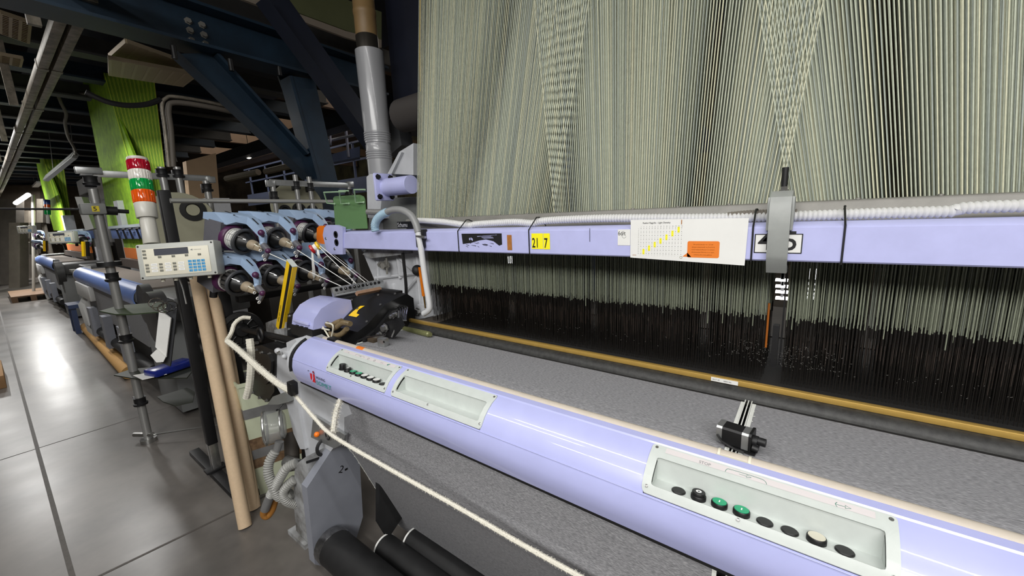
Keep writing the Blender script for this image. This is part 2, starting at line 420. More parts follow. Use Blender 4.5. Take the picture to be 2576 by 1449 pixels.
# upper lilac beam
beam = MB(); beam.prism([V(-2.405, y, z) for y, z in ((1.28,1.452),(1.276,1.456),(1.276,1.541),(1.280,1.545),(1.32,1.5545),(1.40,1.5545),(1.40,1.452))], (XR+2.405, 0, 0))
beam = beam.build('upper_beam', lilac2, loom)
m = MB(); pts = [(812,592),(815,573),(822,566),(845,566),(862,572),(862,640),(830,640),(822,634)]
m.py(pts, 1.268, .02); m.build('beam_end_plate', lilac2, beam)
m = MB(); m.py([(797,574),(803,568),(817,568),(813,592),(820,615),(800,612),(796,600)], 1.275, .10); m.build('beam_end_cap', orange, beam, 'orange end cap')
m = MB(); m.py([(803,614),(820,614),(828,634),(812,630)], 1.275, .08); m.build('beam_end_foot', white, beam)
for x, y in ((845,590),(847,610)):
    m = MB(); q = ony(x, y, 1.268); m.lathe(q, (0,-1,0), [(0,.021),(.003,.021),(.0032,.013),(-.0,.012)], 20); m.build('rubber_grommet', black, beam)
for x, y in ((820,600),(842,626)):
    m = MB(); bolt(m, ony(x, y, 1.268), (0,-1,0), .007, .004); m.build('screw', steel, beam)
m = MB(); M = frame((0, 1.2755, 0), (1,0,0), (0,-1,0))
def bq(x, y, Y=1.2755): p = ony(x, y, Y); return p.x, p.z
def sticker(name, px, mats, txt=None):
    m = MB(); (x0, z0), (x1, z1) = bq(*px[0]), bq(*px[1]); m.rect(M, x0, z0, x1, z1, .0006)
    return m, x0, z0, x1, z1
# 217 stickers
for txt, px in (('21', ((1338,626),(1366,587))), ('7', ((1368,627),(1383,587)))):
    m, x0, z0, x1, z1 = sticker('s', px, None)
    m.text(txt, .052, M @ Matrix.Translation((x0+.002, z0+.006, .0012)), 1, sx=.62, bold=.012)
    m.build('number_sticker', [yellowst, ink], beam, 'yellow number sticker reading %s' % txt, recalc=False, smooth=0)
m, x0, z0, x1, z1 = sticker('s', ((1277,629),(1287,591)), None); m.build('tape_residue', rust, beam, recalc=False, smooth=0)
# scraped black sticker
m = MB(); (x0, z0), (x1, z1) = bq(1163,621), bq(1262,587); w = x1-x0; hh = z1-z0
m.add([(x0,z1,.0006),(x1,z1,.0006),(x1,z1-.78*hh,.0006),(x0+.93*w,z1-.86*hh,.0006),(x0+.80*w,z1-.55*hh,.0006),(x0+.62*w,z1-.42*hh,.0006),(x0+.45*w,z1-.5*hh,.0006),(x0+.25*w,z1-.68*hh,.0006),(x0+.10*w,z1-.74*hh,.0006),(x0+.02*w,z1-.78*hh,.0006)], [list(range(10))], 0, M)
for k in range(16):
    a = x0+w*random.uniform(.05,.85); zz = z1-hh*random.uniform(.6,.98); l = w*random.uniform(.04,.14)
    m.add([(a,zz,.0006),(a+l,zz-.003,.0006),(a+l,zz-.0055,.0006),(a+.3*l,zz-.002,.0006)], [[0,1,2,3]], 0, M)
for k in range(7):
    a = x0+w*random.uniform(.38,.6); zz = z1-hh*random.uniform(.08,.4); l = w*random.uniform(.15,.35)
    m.add([(a,zz,.0009),(a+l,zz+.003,.0009),(a+l,zz+.0045,.0009),(a,zz+.0012,.0009)], [[0,1,2,3]], 1, M)
for (u, v) in ((.21,.4),(.25,.38),(.28,.44)): m.add([(x0+u*w+.003*math.cos(j),z1-v*hh+.006*math.sin(j),.0009) for j in [i*PI/5 for i in range(10)]], [list(range(10))], 1, M)
m.build('scraped_sticker', [ink, lilac2], beam, 'scraped black sticker', recalc=False, smooth=0)
m, x0, z0, x1, z1 = sticker('s', ((1554,617),(1586,577)), None)
m.text('6d/t', .020, M @ Matrix.Translation((x0+.001, z1-.019, .0012)), 1, sx=.8); m.tube([M @ V(x0+.022+.007*math.cos(j*.4), z1-.02+.008*math.sin(j*.4), .001) for j in range(4,16)], .0004, 4, 2)
m.build('paper_label', [paper, ink, inkgrey], beam, 'small white paper label with handwriting', recalc=False, smooth=0)
# 4_5 number plate
m, x0, z0, x1, z1 = sticker('s', ((1896,636),(2021,588)), None); m.m[0] = 1
m.rect(M, x0+.0025, z0+.0025, x1-.0025, z1-.0025, .0010, 0); hh = z1-z0
m.text('4', .072, M @ Matrix.Translation((x0+.008, z0+.009, .0016)), 1, sx=.95, bold=.006)
m.text('5', .072, M @ Matrix.Translation((x1-.043, z0+.009, .0016)), 1, sx=.95, bold=.006)
m.build('number_plate', [paper, ink], beam, 'white number plate with 4 and 5', recalc=False, smooth=0)
m = MB(); (xa, za), (xb, zb) = bq(1483,574), bq(1484,608); m.rect(M, xa, zb, xa+.0018, za, .0006); m.build('crack_mark', ink, beam, recalc=False, smooth=0)
# comber board bar behind the beam
m = MB(); m.prism([V(-1.79, y, z) for y, z in ((1.425,1.48),(1.42,1.485),(1.42,1.601),(1.424,1.6065),(1.455,1.609),(1.455,1.48))], (XR+1.79, 0, 0))
comb = m.build('comber_bar', barg, loom)
for k in range(22):
    x = -1.45+k*.155; m = MB(); m.lathe((x, 1.437, 1.6075), (0,0,1), [(0,.006),(.004,.0055),(.005,.003)], 12); m.build('screw', barg, comb)
m = MB(); m.bb(-1.75, XR, 1.455, 1.80, 1.575, 1.590); m.build('comber_board', darkbrown, loom)
# grey clamp bracket on the beam
m = MB(); xa, xb = -.0875, -.0405
m.prism([V(xa, y, z) for y, z in ((1.262,1.456),(1.256,1.470),(1.250,1.60),(1.262,1.622),(1.30,1.638),(1.36,1.640),(1.36,1.61),(1.275,1.595),(1.275,1.445),(1.34,1.43),(1.34,1.415),(1.29,1.418))], (xb-xa, 0, 0))
cl = m.build('clamp_bracket', clampg, loom)
for x in (xa-.006, xb):
    m = MB(); m.bb(x, x+.006, 1.262, 1.35, 1.535, 1.622, .001); m.build('cheek_plate', clampg, cl)
m = MB(); m.lathe((-.063,1.325,1.638), (0,0,1), [(0,.012),(.004,.012),(.0041,.009),(.012,.009)], 6); m.build('hex_nut', steel, cl)
m = MB(); m.cyl((-.063,1.325,1.65),(-.063,1.325,1.70),.008); m.build('stud', black, cl)
# centre guide post between the two heddle banks
m = MB(); m.bb(-.066,-.050,1.40,1.43,1.11,1.24); cg_ = m.build('centre_guide', blackm, loom)
m = MB(); m.bb(-.046,-.042,1.45,1.47,1.1,1.57); m.build('guide_strip', blackm, cg_)
m = MB(); m.cyl((-.080,1.395,1.17),(-.080,1.395,1.31),.003); m.build('amber_rod', mt('amber_dark',(150,84,24),.4), cg_)
# tall side frame
m = MB()
fp = [(915,640),(1058,628),(1064,700),(1070,770),(1078,800),(1040,806),(1020,790),(1003,762),(985,752),(955,748),(940,700)]
m.py(fp, 1.40, .20)
fr = m.build('side_frame', white, loom)
m = MB()
for a, b, r in (((1000,640),(1008,700),.012),((1058,690),(990,770),.013),((945,700),(1060,686),.012),((1000,645),(1052,690),.012),((950,640),(955,745),.012),((1050,640),(1060,790),.012)): m.tube([ony(*a,1.398), ony(*b,1.398)], r, 8)
m.build('casting_rib', white, fr)
m = MB(); m.py([(912,640),(925,622),(1012,622),(1015,640),(932,650)], 1.335, .08); m.build('beam_saddle', dirtyw, fr)
m = MB(); q = ony(920,626,1.335); bolt(m, q, (0,-1,0), .016, .02); m.build('bolt', steel, fr)
m = MB(); a = ony(972,645,1.36); m.cyl(a, ony(974,690,1.36), .006); bolt(m, ony(973,667,1.37), (0,-1,0), .022, .03); bolt(m, ony(962,666,1.37), (-1,0,0), .016, .03); m.build('adjusting_screw', barg, fr)
m = MB(); q = ony(992,729,1.40); m.box(q, (.028,.02,.075), None, .006); m.build('cover_plate', white, fr)
m = MB(); q = ony(1052,784,1.36); bolt(m, q, (0,-1,0), .018, .018); m.build('bolt', steel, fr)
m = MB(); m.py([(1030,806),(1032,780),(1048,766),(1066,778),(1070,800)], 1.365, .06); m.build('pivot_lug', white, fr)
m = MB(); m.tube([ony(1056,672,1.37), ony(1066,745,1.37)], .009, 8, 0); m.tube([ony(1066,745,1.37), ony(1070,775,1.37)], .004, 8, 1); m.sph(ony(1050,680,1.38), .03, 2); m.build('gas_spring', [amber, brass, blackr], fr, 'amber spring rod')
# lilac cross tube with flange
m = MB(); m.cyl((-2.0,1.47,1.795),(-1.775,1.47,1.795),.05,n=28); ct = m.build('cross_tube', lilac2, loom)
m = MB(); m.box((-2.005,1.455,1.797),(.022,.125,.155),None,.008); fl = m.build('flange', lilac2, ct)
for yy in (-.042,.042):
    for zz in (-.055,.055):
        m = MB(); bolt(m, (-1.994,1.455+yy,1.797+zz), (1,0,0), .012, .014); m.build('bolt', blackm, fl)
m = MB(); m.py([(922,445),(930,438),(955,436),(960,500),(955,550),(925,548)], 1.53, .12); m.build('flange_bracket', white, loom)
m = MB(); m.py([(975,437),(1004,382),(1040,360),(1040,440)], 1.62, .06, 0); m.py([(1005,385),(1010,383),(985,437),(980,437)], 1.60, .05, 0); m.build('gusset_plate', white, loom)
m = MB(); m.py([(930,500),(1045,495),(1050,560),(1045,625),(925,625)], 1.60, .05); m.build('rear_plate', midgrey, loom)
# lower left machinery -------------------------------------------------------
m = MB(); m.pX([(772,1228),(842,1120),(876,1118),(905,1160),(913,1300),(895,1360),(850,1400),(818,1425),(792,1420)], -1.72, -.05)
sp_ = m.build('side_plate', greyp, loom, 'folded grey sheet metal side plate')
m = MB(); M = frame(onx(850,1190,-1.7185), (0,1,0), (1,0,0)); m.text('2', .05, M @ Matrix.Rotation(-.5,4,'Z'), 0); m.rect(M,.035,-.01,.05,0,0); m.build('marker_writing', ink, sp_, recalc=False, smooth=0)
m = MB(); m.lathe(onx(798,1190,-1.74)+V(0,-.012,0), (0,-1,0), [(0,.006),(.003,.005)], 10); m.lathe(onx(795,1385,-1.74)+V(0,-.005,0), (0,-1,0), [(0,.006),(.003,.005)], 10); m.build('rivet', blackm, sp_)
m = MB(); m.cyl((-1.745,.745,0),(-1.745,.745,.03),.022); m.build('foot', steel, sp_)
m = MB(); m.py([(688,882),(705,878),(728,892),(742,960),(752,1040),(768,1130),(755,1130),(738,1090),(722,1020),(692,965)], .80, .14); fc = m.build('frame_casting', white, loom)
m = MB(); m.py([(720,862),(742,852),(752,870),(744,905),(746,950),(790,985),(850,1020),(866,1050),(866,1118),(842,1122),(800,1180),(778,1222),(768,1140),(750,1040),(735,950),(724,900)], .815, .16); m.build('frame_body', white, loom)
m = MB(); q = ony(737,1050,.812); m.tube([q+V(.022*math.cos(j*PI/12),-.001,.04*math.sin(j*PI/12)) for j in range(24)], .002, 6, closed=True); m.build('casting_boss', white, fc)
m = MB(); m.py([(742,1170),(768,1150),(780,1215),(790,1300),(785,1362),(772,1362),(745,1335),(738,1260)], .725, .10); m.bb(-2.08,-1.90,.71,.86,0,.025); m.build('frame_foot', dirtyw, loom)
m = MB(); m.py([(640,872),(658,868),(692,884),(690,985),(672,1012),(636,990),(633,915)], .79, .08); gb = m.build('gearbox_cover', black, loom)
m = MB(); m.py([(660,890),(676,892),(682,910),(680,955),(668,968),(652,960),(648,910)], .775, .02); m.build('raised_cover', black, gb)
for x, y in ((647,880),(660,886),(680,890),(637,987),(655,1000),(672,1007),(668,955)):
    m = MB(); bolt(m, ony(x, y, .79), (0,-1,0), .007, .012); m.build('bolt', steel, gb)
m = MB(); m.py([(672,1018),(686,998),(720,985),(724,1012),(700,1018)], .77, .06); bk = m.build('grey_bracket', midgrey, loom)
m = MB(); m.cyl(ony(615,829,.84), V(-1.88,.87,1.03), .016); sh = m.build('take_up_shaft', blackm, loom)
m = MB(); q = ony(608,831,.85); ax = V(.95,-.2,-.05).normalized(); m.lathe(q, ax, [(-.03,.105),(-.01,.115),(0,.112),(.004,.085),(-.006,.08),(-.006,.045),(.014,.04),(.03,.03)], 32)
for k in range(10):
    w = k*PI/5; e = ax.orthogonal().normalized(); g = ax.cross(e); m.tube([q+ax*.004+(e*math.cos(w)+g*math.sin(w))*.045, q+ax*.004+(e*math.cos(w)+g*math.sin(w))*.085], .004, 6)
m.build('take_up_disc', black, sh)
m = MB(); m.tube([ony(655,842,.83)+V(.028*math.cos(j*PI/8),0,.036*math.sin(j*PI/8)) for j in range(16)], .009, 8, closed=True); m.build('shaft_collar', blackm, sh)
m = MB(); a = [ony(*p,.86) for p in ((585,852),(612,866),(648,862))]; m.tube(a, .009, 8); m.tube([ony(*p,.86) for p in ((612,864),(616,880),(628,886),(648,880))], .006, 8); m.build('drip_tray', steel, loom)
m = MB(); m.py([(668,812),(700,800),(720,812),(722,850),(700,860),(672,850)], .92, .10); m.py([(690,830),(715,826),(716,862),(692,866)], .885, .05); m.build('bearing_block', dirtyw, loom)
m = MB(); m.py([(724,790),(735,786),(738,800),(735,860),(722,868),(718,850)], .90, .03); for_ = m
for x, y in ((729,795),(727,828)): bolt(m, ony(x, y, .90), (0,-1,0), .006, .008, 1)
m.build('mounting_plate', [blackm, steel], loom)
m = MB(); m.sph(ony(700,883,.80), .016, 0, 12, (1.6,1,1)); m.build('frame_boss', white, loom)
m = MB(); m.sph(ony(715,897,.79), .012, 0); m.build('frame_boss', white, loom)
m = MB(); bolt(m, ony(704,888,.785), (0,-1,0), .009, .012); m.build('bolt', steel, loom)
# lilac motor cover
mc = [onx(*p, -2.05) for p in ((734,816),(737,791),(754,766),(779,751),(804,743),(828,745))]
m = MB(); prof = [(p.y, p.z) for p in mc]+[(1.08,1.10)]
m.prism([V(-2.05, y, z) for y, z in prof], (.21, 0, 0)); mcv = m.build('motor_cover', lilac, loom, smooth=50)
m = MB(); m.bb(-2.02,-1.87,.858,.872,1.128,1.142,.003); m.build('cover_recess', lilac2, mcv)
m = MB()
for k in range(3): m.bb(-2.0+k*.045,-1.975+k*.045,.855,.868,1.112,1.116)
m.build('vent_slot', black, mcv)
m = MB(); m.bb(-2.06,-1.84,.86,1.06,1.06,1.112); m.build('motor_base', blackm, loom)
m = MB(); M = frame(onx(858,765,-1.9)+V(0,0,.006), (1,0,0), (0,-.2,1)); m.rect(M,-.03,-.03,.02,.02,0); m.build('worn_label', mt('worn_label',(186,190,226),.6,noise=60,amt=.1), mcv, recalc=False, smooth=0)
# black gripper housing
m = MB(); pr2 = [(.965,1.01),(.965,1.105),(1.02,1.128),(1.13,1.205),(1.26,1.232),(1.30,1.20),(1.30,1.02)]
m.prism([V(-1.93, y, z) for y, z in pr2], (.30, 0, 0)); gh = m.build('gripper_housing', black, loom)
m = MB(); m.prism([V(-1.63, y, z) for y, z in ((.985,1.015),(.985,1.07),(1.06,1.10),(1.15,1.17),(1.22,1.17),(1.24,1.06))], (.02,0,0)); m.build('housing_side_plate', blackm, gh)
for x, y, z in ((-1.91,1.03,1.137),(-1.65,1.03,1.137),(-1.80,1.08,1.172),(-1.91,1.12,1.20),(-1.66,1.12,1.20),(-1.9,1.24,1.229),(-1.7,1.24,1.229),(-1.79,1.2,1.222)):
    m = MB(); bolt(m, (x,y,z), (0,-.5,.86), .005, .004); m.build('screw', steel, gh)
m = MB(); M = frame((-1.862,1.040,1.1432), V(1,0,0), (0,-.573,.819)); m.add([(.04,0,0),(.11,0,0),(.115,.018,0),(.085,.022,0),(.075,.045,0),(.095,.075,0),(.062,.07,0),(.045,.03,0)], [list(range(8))], 0, M); m.build('yellow_sticker', yellow, gh, 'yellow L shaped sticker', recalc=False, smooth=0)
m = MB(); m.bb(-1.90,-1.70,1.24,1.29,1.212,1.238,.003); m.build('copper_bar_base', blackm, gh)
m = MB(); m.tube([ony(897,739,1.10), ony(957,727,1.25)], .013, 4); m.build('copper_bar', mt('copper_bar',(176,140,112),.45,.3,noise=40,amt=.15), loom)
for pts in (((822,814),(832,819),(846,812),(860,807)),((840,826),(848,822),(862,812),(882,815)),((829,838),(842,844),(858,841),(874,826))):
    m = MB(); corr(m, [ony(*p, .93) for p in pts], .0105, .22, .011); m.build('pneumatic_hose', hose_b, gh)
m = MB(); m.tube([ony(782,818,.93), ony(812,808,.93), ony(840,800,.98)], .009, 8, 0); m.cyl(ony(769,858,.90), ony(770,812,.90), .013, mi=0); m.build('black_lever', black, loom)
m = MB()
for pts in (((735,800),(757,830),(800,826),(828,830)),((812,822),(823,840),(830,852)),((820,812),(838,820),(832,855))):
    m.tube(spline([ony(*p, .91) for p in pts]), .004, 6)
m.build('white_cable', ivory, loom)
m = MB(); m.box(ony(841,856,.90), (.07,.04,.025), None, .008); m.build('cable_plug', black, loom)
m = MB(); m.tube(spline([ony(*p, .93) for p in ((858,862),(888,868),(905,855),(940,846),(968,842))]), .0035, 6); m.build('black_cable', black, loom)
# lever cluster at the right of the housing
m = MB(); m.py([(940,830),(965,812),(1000,800),(1010,820),(985,850),(945,842)], 1.04, .02); lc = m.build('lever_plate', blackm, loom)
for x, y, r in ((970,825,.016),(958,842,.013),(990,795,.009),(997,790,.008)):
    m = MB(); bolt(m, ony(x, y, 1.035), (0,-1,0), r, .02); m.build('bolt', steel, lc)
for k in range(6):
    m = MB(); o = 6*k; m.tube(spline([ony(975+o,762+k,1.22), ony(993+o,772,1.20), ony(998+o*.8,792,1.16), ony(1003+o*.6,806,1.13)]), .0045, 6); m.build('guide_tube', chrome, lc)
m = MB(); m.py([(975,750),(1000,755),(1015,790),(985,800),(972,780)], 1.26, .04); m.build('rotor_disc', blackm, lc)
m = MB(); m.cyl(ony(985,848,1.03), ony(1003,808,1.06), .004); m.cyl(ony(925,856,1.0), ony(968,842,1.02), .006); m.cyl(ony(1003,815,1.10), ony(1003,783,1.16), .005); m.build('lever_rod', steel, lc)
m = MB(); m.box(ony(964,862,.985), (.042,.03,.045), Matrix.Rotation(.15,3,'Z'), .004, 0); bolt(m, ony(966,860,.968), (0,-1,0), .004, .003, 1); m.build('cutter_block', [alu, black], loom)
m = MB(); m.box(ony(935,858,1.0), (.07,.03,.035), None, .003, 0); m.cyl(ony(918,850,.98), ony(918,866,.98), .012, mi=1); m.build('cutter_mount', [mt('bronze',(92,80,66),.45,.5), blackm], loom)
m = MB(); q = onx(1012,826,-1.625); e = ony(1084,842,1.17); cyls = resample([q, e], .003); m.tube(cyls, [.0125+(.0012 if (i//2)%2 else 0)-(.004 if i>len(cyls)-6 else 0) for i in range(len(cyls))], 14); m.build('temple_roller', mt('olive_thread',(122,124,84),.4,.3), loom, 'olive threaded temple roller')
# guide plate with holes
gp = MB(); a = onx(838,735,-1.97); b = onx(966,712,-1.97); d = (b-a)
M = frame(a, d, (1,0,.25)); L = d.length
gp.box((L/2,-.0, -.01), (L,.05,.02), None, .002); gp.v = [M @ v for v in gp.v]; gpl = gp.build('guide_plate', alu, loom)
m = MB()
for k in range(11): m.lathe(M @ V(.02+k*L*.083, .008, .0), M.to_3x3() @ V(0,0,1), [(0,.0085),(.003,.008),(.0032,.006),(.001,.005)], 14)
m.build('guide_eyelet', black, gpl)
m = MB(); m.rect(M, .012, -.022, L-.02, -.014, .0006, 0)
for k in range(7): m.rect(M, .02+k*.035, -.0125, .028+k*.035, -.0105, .0008, 1)
m.build('engraved_scale', [mt('scale_grey',(150,152,152),.5), ink], gpl, recalc=False, smooth=0)
m = MB(); m.cyl(onx(870,745,-1.97), onx(872,765,-1.97), .02, mi=0); m.cyl(onx(920,738,-1.97), onx(922,752,-1.97), .018); m.bb(-2.04,-1.92,1.09,1.28,1.19,1.215,.004); m.build('guide_mount', blackm, loom)
# three dark winding rollers near the floor
for nm, lb, yy, zz, x0, r in (('cloth_roller','front black winding roller with taped end',.745,.12,-1.665,.078),('cloth_roller','middle black winding roller',.90,.085,-1.50,.058),('cloth_roller','rear black winding roller',1.00,.085,-1.42,.058)):
    m = MB(); m.cyl((x0, yy, zz), (XR, yy, zz), r, n=28); rl = m.build(nm, blackr, loom, lb)
    m = MB()
    if r > .07: m.lathe((x0-.03,yy,zz), (1,0,0), [(0,r*.98),(.002,r*1.03),(.03,r*1.05),(.05,r*1.02)], 22); m.build('foil_tape', mt('foil',(150,150,152),.25,.9,noise=40,amt=.5,bump=1.), rl)
    else: m.lathe((x0-.002,yy,zz), (1,0,0), [(0,r*.99),(.0,r*1.025),(.008,r*1.025),(.009,r*.99)], 28); m.build('white_rim', wht, rl)
m = MB(); m.prism([V(-1.55,.93,.46),V(-1.55,.97,.50),V(-1.52,1.02,.18),V(-1.52,.92,.12),V(-1.55,.90,.2)], (.03,0,0)); m.build('roller_bracket', blackr, loom)
m = MB(); m.bb(-1.58,XR,1.12,1.30,.02,.55); m.build('lower_body', black, loom)
m = MB(); m.py([(788,1045),(806,1055),(868,1095),(862,1118),(840,1128),(782,1100)], .80, .012); ab = m.build('sensor_bracket', alu, loom)
m = MB(); m.sph(ony(797,1093,.79), .013, 0); m.build('orange_knob', orange, ab)
m = MB(); m.tube([ony(824,1096,.79)+V(.016*math.cos(j*PI/8),0,.02*math.sin(j*PI/8)) for j in range(16)], .003, 6, closed=True); m.build('wire_ring', blackm, ab)
m = MB(); m.cyl(ony(772,1163,.72), ony(812,1150,.80), .006); m.build('black_pin', black, sp_)
m = MB(); m.tube([V(-1.765,.815+.04*math.cos(j*PI/10), .56+.04*math.sin(j*PI/10)) for j in range(6,20)], .008, 8); m.build('rubber_arc', blackr, sp_)
for zz, yy in ((.72,.92),(.66,.96),(.60,.92)):
    m = MB(); m.cyl((-1.80,yy,zz),(-1.6,yy,zz),.022,n=14); m.build('cloth_guide_roller', steel, loom)
m = MB(); m.cyl((-1.80,.98,.80),(-1.45,.98,.80),.03,n=14); m.bb(-1.82,-1.60,1.0,1.2,.55,.9); m.build('inner_drive', blackm, loom)
# ---------------------------------------------------------------- woven cloth
def clothmat():
    m = bpy.data.materials.new('grey_weave'); m.use_nodes = True; nt = m.node_tree; b = nt.nodes['Principled BSDF']; b.inputs['Roughness'].default_value = .9
    tc = nt.nodes.new('ShaderNodeTexCoord'); mp = nt.nodes.new('ShaderNodeMapping'); mp.inputs['Scale'].default_value = (105, 880, 880)
    n = nt.nodes.new('ShaderNodeTexNoise'); n.inputs['Scale'].default_value = 1; n.inputs['Detail'].default_value = 3
    r = nt.nodes.new('ShaderNodeValToRGB'); e = r.color_ramp.elements
    e[0].position = .30; e[0].color = (lin(98),lin(98),lin(101),1); e[1].position = .72; e[1].color = (lin(164),lin(164),lin(166),1)
    k = e.new(.5); k.color = (lin(128),lin(128),lin(131),1)
    bp = nt.nodes.new('ShaderNodeBump'); bp.inputs['Strength'].default_value = .5; bp.inputs['Distance'].default_value = .001
    nt.links.new(tc.outputs['Object'], mp.inputs[0]); nt.links.new(mp.outputs[0], n.inputs['Vector']); nt.links.new(n.outputs['Fac'], r.inputs[0]); nt.links.new(r.outputs[0], b.inputs['Base Color'])
    nt.links.new(n.outputs['Fac'], bp.inputs['Height']); nt.links.new(bp.outputs[0], b.inputs['Normal'])
    return m
weave = clothmat()
path = [(1.205,1.060),(1.10,1.060),(1.0,1.060),(.94,1.058),(.915,1.05),(.905,1.03),(.895,.98),(.87,.87),(.858,.806),(.840,.72),(.830,.66),(.831,.63),(.845,.585),(.868,.535),(.95,.32),(1.03,.10),(1.06,.03)]
XS = [-1.60, -1.3, -.9, -.4, 0, .3, .7, 1.2, XR]
def strip(mb, path, x0, x1, nx, mi=0, th=.004):
    o = len(mb.v); n = len(path)
    for i in range(nx+1):
        x = x0+(x1-x0)*i/nx
        mb.v += [V(x, y, z) for y, z in path]
    for i in range(nx+1):
        x = x0+(x1-x0)*i/nx
        mb.v += [V(x, y+th*.4, z-th) for y, z in path]
    T = (nx+1)*n
    for i in range(nx):
        for j in range(n-1):
            a = o+i*n+j; q = [a, a+1, a+n+1, a+n]; mb.f.append(q); mb.m.append(mi); mb.f.append([k+T for k in q][::-1]); mb.m.append(mi)
    for i in (0, nx):
        for j in range(n-1): a = o+i*n+j; mb.f.append([a, a+1, a+1+T, a+T]); mb.m.append(mi)
sp2 = [(p.x, p.y) for p in spline([V(y, z, 0) for y, z in path], 4)]
m = MB(); strip(m, sp2, -1.60, -.112, 8); cl1 = m.build('woven_cloth', weave); tag(cl1, 'grey woven carpet cloth coming off the loom, left width beside white end frame', 'fabric')
m = MB(); strip(m, sp2, -.085, XR, 10); cl2 = m.build('woven_cloth', weave); tag(cl2, 'grey woven carpet cloth coming off the loom, right width beyond small black motor', 'fabric')
selv = mt('selvedge', (220,222,216), .85, noise=300, amt=.15)
for par, xs in ((cl1, (-1.604,-.112)), (cl2, (-.085,))):
    for x in xs:
        m = MB(); strip(m, [(y-.001, z+.0015) for y, z in sp2], x-.005, x+.004, 1)
        for k in range(60):
            i = int(len(sp2)*k/60); y, z = sp2[i]; s = -1 if x < -.1 else 1
            if x > -.1 or x < -1: m.tube([V(x, y, z), V(x+s*random.uniform(.004,.010), y-.002, z+random.uniform(-.004,.004))], .0007, 4)
        m.build('selvedge', selv, par, 'white fringed selvedge')
m = MB()
for x in (-.108,-.100,-.092): m.tube([V(x,1.22,1.061), V(x,1.0,1.0615), V(x-.002,.93,1.06)], .0016, 5)
tag(m.build('catch_cord', selv), 'white catch cords running between the two grey cloth widths', 'cord')
# ---------------------------------------------------------------- jacquard harness
cordA = mt('harness_cord', (186,192,172), .75, noise=60, amt=.18)
cordB = mt('harness_cord_yellow', (206,206,178), .75, noise=60, amt=.15)
cordC = mt('harness_cord_grey', (158,166,156), .75, noise=60, amt=.15)
cordL = mt('shade_tint_cord', (138,144,124), .75, noise=60, amt=.2); cordM = mt('shade_tint_cord_grey', (112,118,106), .75, noise=60, amt=.2)  # same thread as the upper harness, darkened to paint in shade below the beam
heddle_d = mt('heddle_dark', (30,27,24), .4, .3)
heddle_b = mt('heddle_brown', (48,39,33), .5, noise=60, amt=.3)
ZT = 4.1
def cordsec(x0, x1, xt0, xt1, y0, y1, yt0, yt1, ncol, nrow):
    out = []
    for r in range(nrow):
        v = r/(nrow-1)
        for c in range(ncol):
            u = (c+(r*.37) % 1)/ncol
            ut = u+.35*math.sin(PI*u*2)*.04+random.gauss(0, .002)
            out.append((r, V(x0+(x1-x0)*u, y0+(y1-y0)*v, 1.592), V(xt0+(xt1-xt0)*ut, yt0+(yt1-yt0)*v, ZT)))
    return out
def addcord(mb, a, b, r, mi):
    t = (b-a).normalized(); e = t.cross(V(0,1,0)).normalized(); g = t.cross(e); o = len(mb.v)
    for p in (a, b):
        for j in range(4): w = PI/4+PI*j/2; mb.v.append(p+(e*math.cos(w)+g*math.sin(w))*r)
    for j in range(4): mb.f.append([o+j, o+(j+1)%4, o+4+(j+1)%4, o+4+j]); mb.m.append(mi)
SEC = [('leftmost',-1.755,-.872,-1.43,-.32,'left section of pale green jacquard harness cords above the lilac beam'),
       ('middle',-.868,-.075,-1.10,.236,'middle section of pale green jacquard harness cords fanning above chart sheet'),
       ('right',-.048,.76,-.56,.80,'right section of jacquard harness cords above number plate, cords leaning left')]
for nm, x0, x1, t0, t1, lb in SEC:
    hs = thing('jacquard_harness', lb, 'loom harness', ((x0+x1)/2, 1.6, 1.592), group='jacquard harness sections')
    cs = cordsec(x0, x1, t0, t1, 1.47, 1.76, 1.50, 1.98, 100, 13)
    rest = MB()
    for r, a, b in cs:
        mi = random.choices((0, 1, 2), (6, 2.4, 2.2))[0]
        if r == 0:
            m = MB(); addcord(m, a, b, .0018, 0); m.build('cord', (cordA, cordB, cordC)[mi], hs, smooth=0, recalc=False)
        else: addcord(rest, a, b, .0018, mi)
    if nm == 'right':
        for r, a, b in cordsec(.765, 2.1, .80, 2.1, 1.47, 1.76, 1.50, 1.98, 150, 9): addcord(rest, a, b, .0018, random.choices((0, 1, 2), (6, 2.4, 2.2))[0])
    stuff(rest.build('cords', [cordA, cordB, cordC], hs, smooth=0, recalc=False))
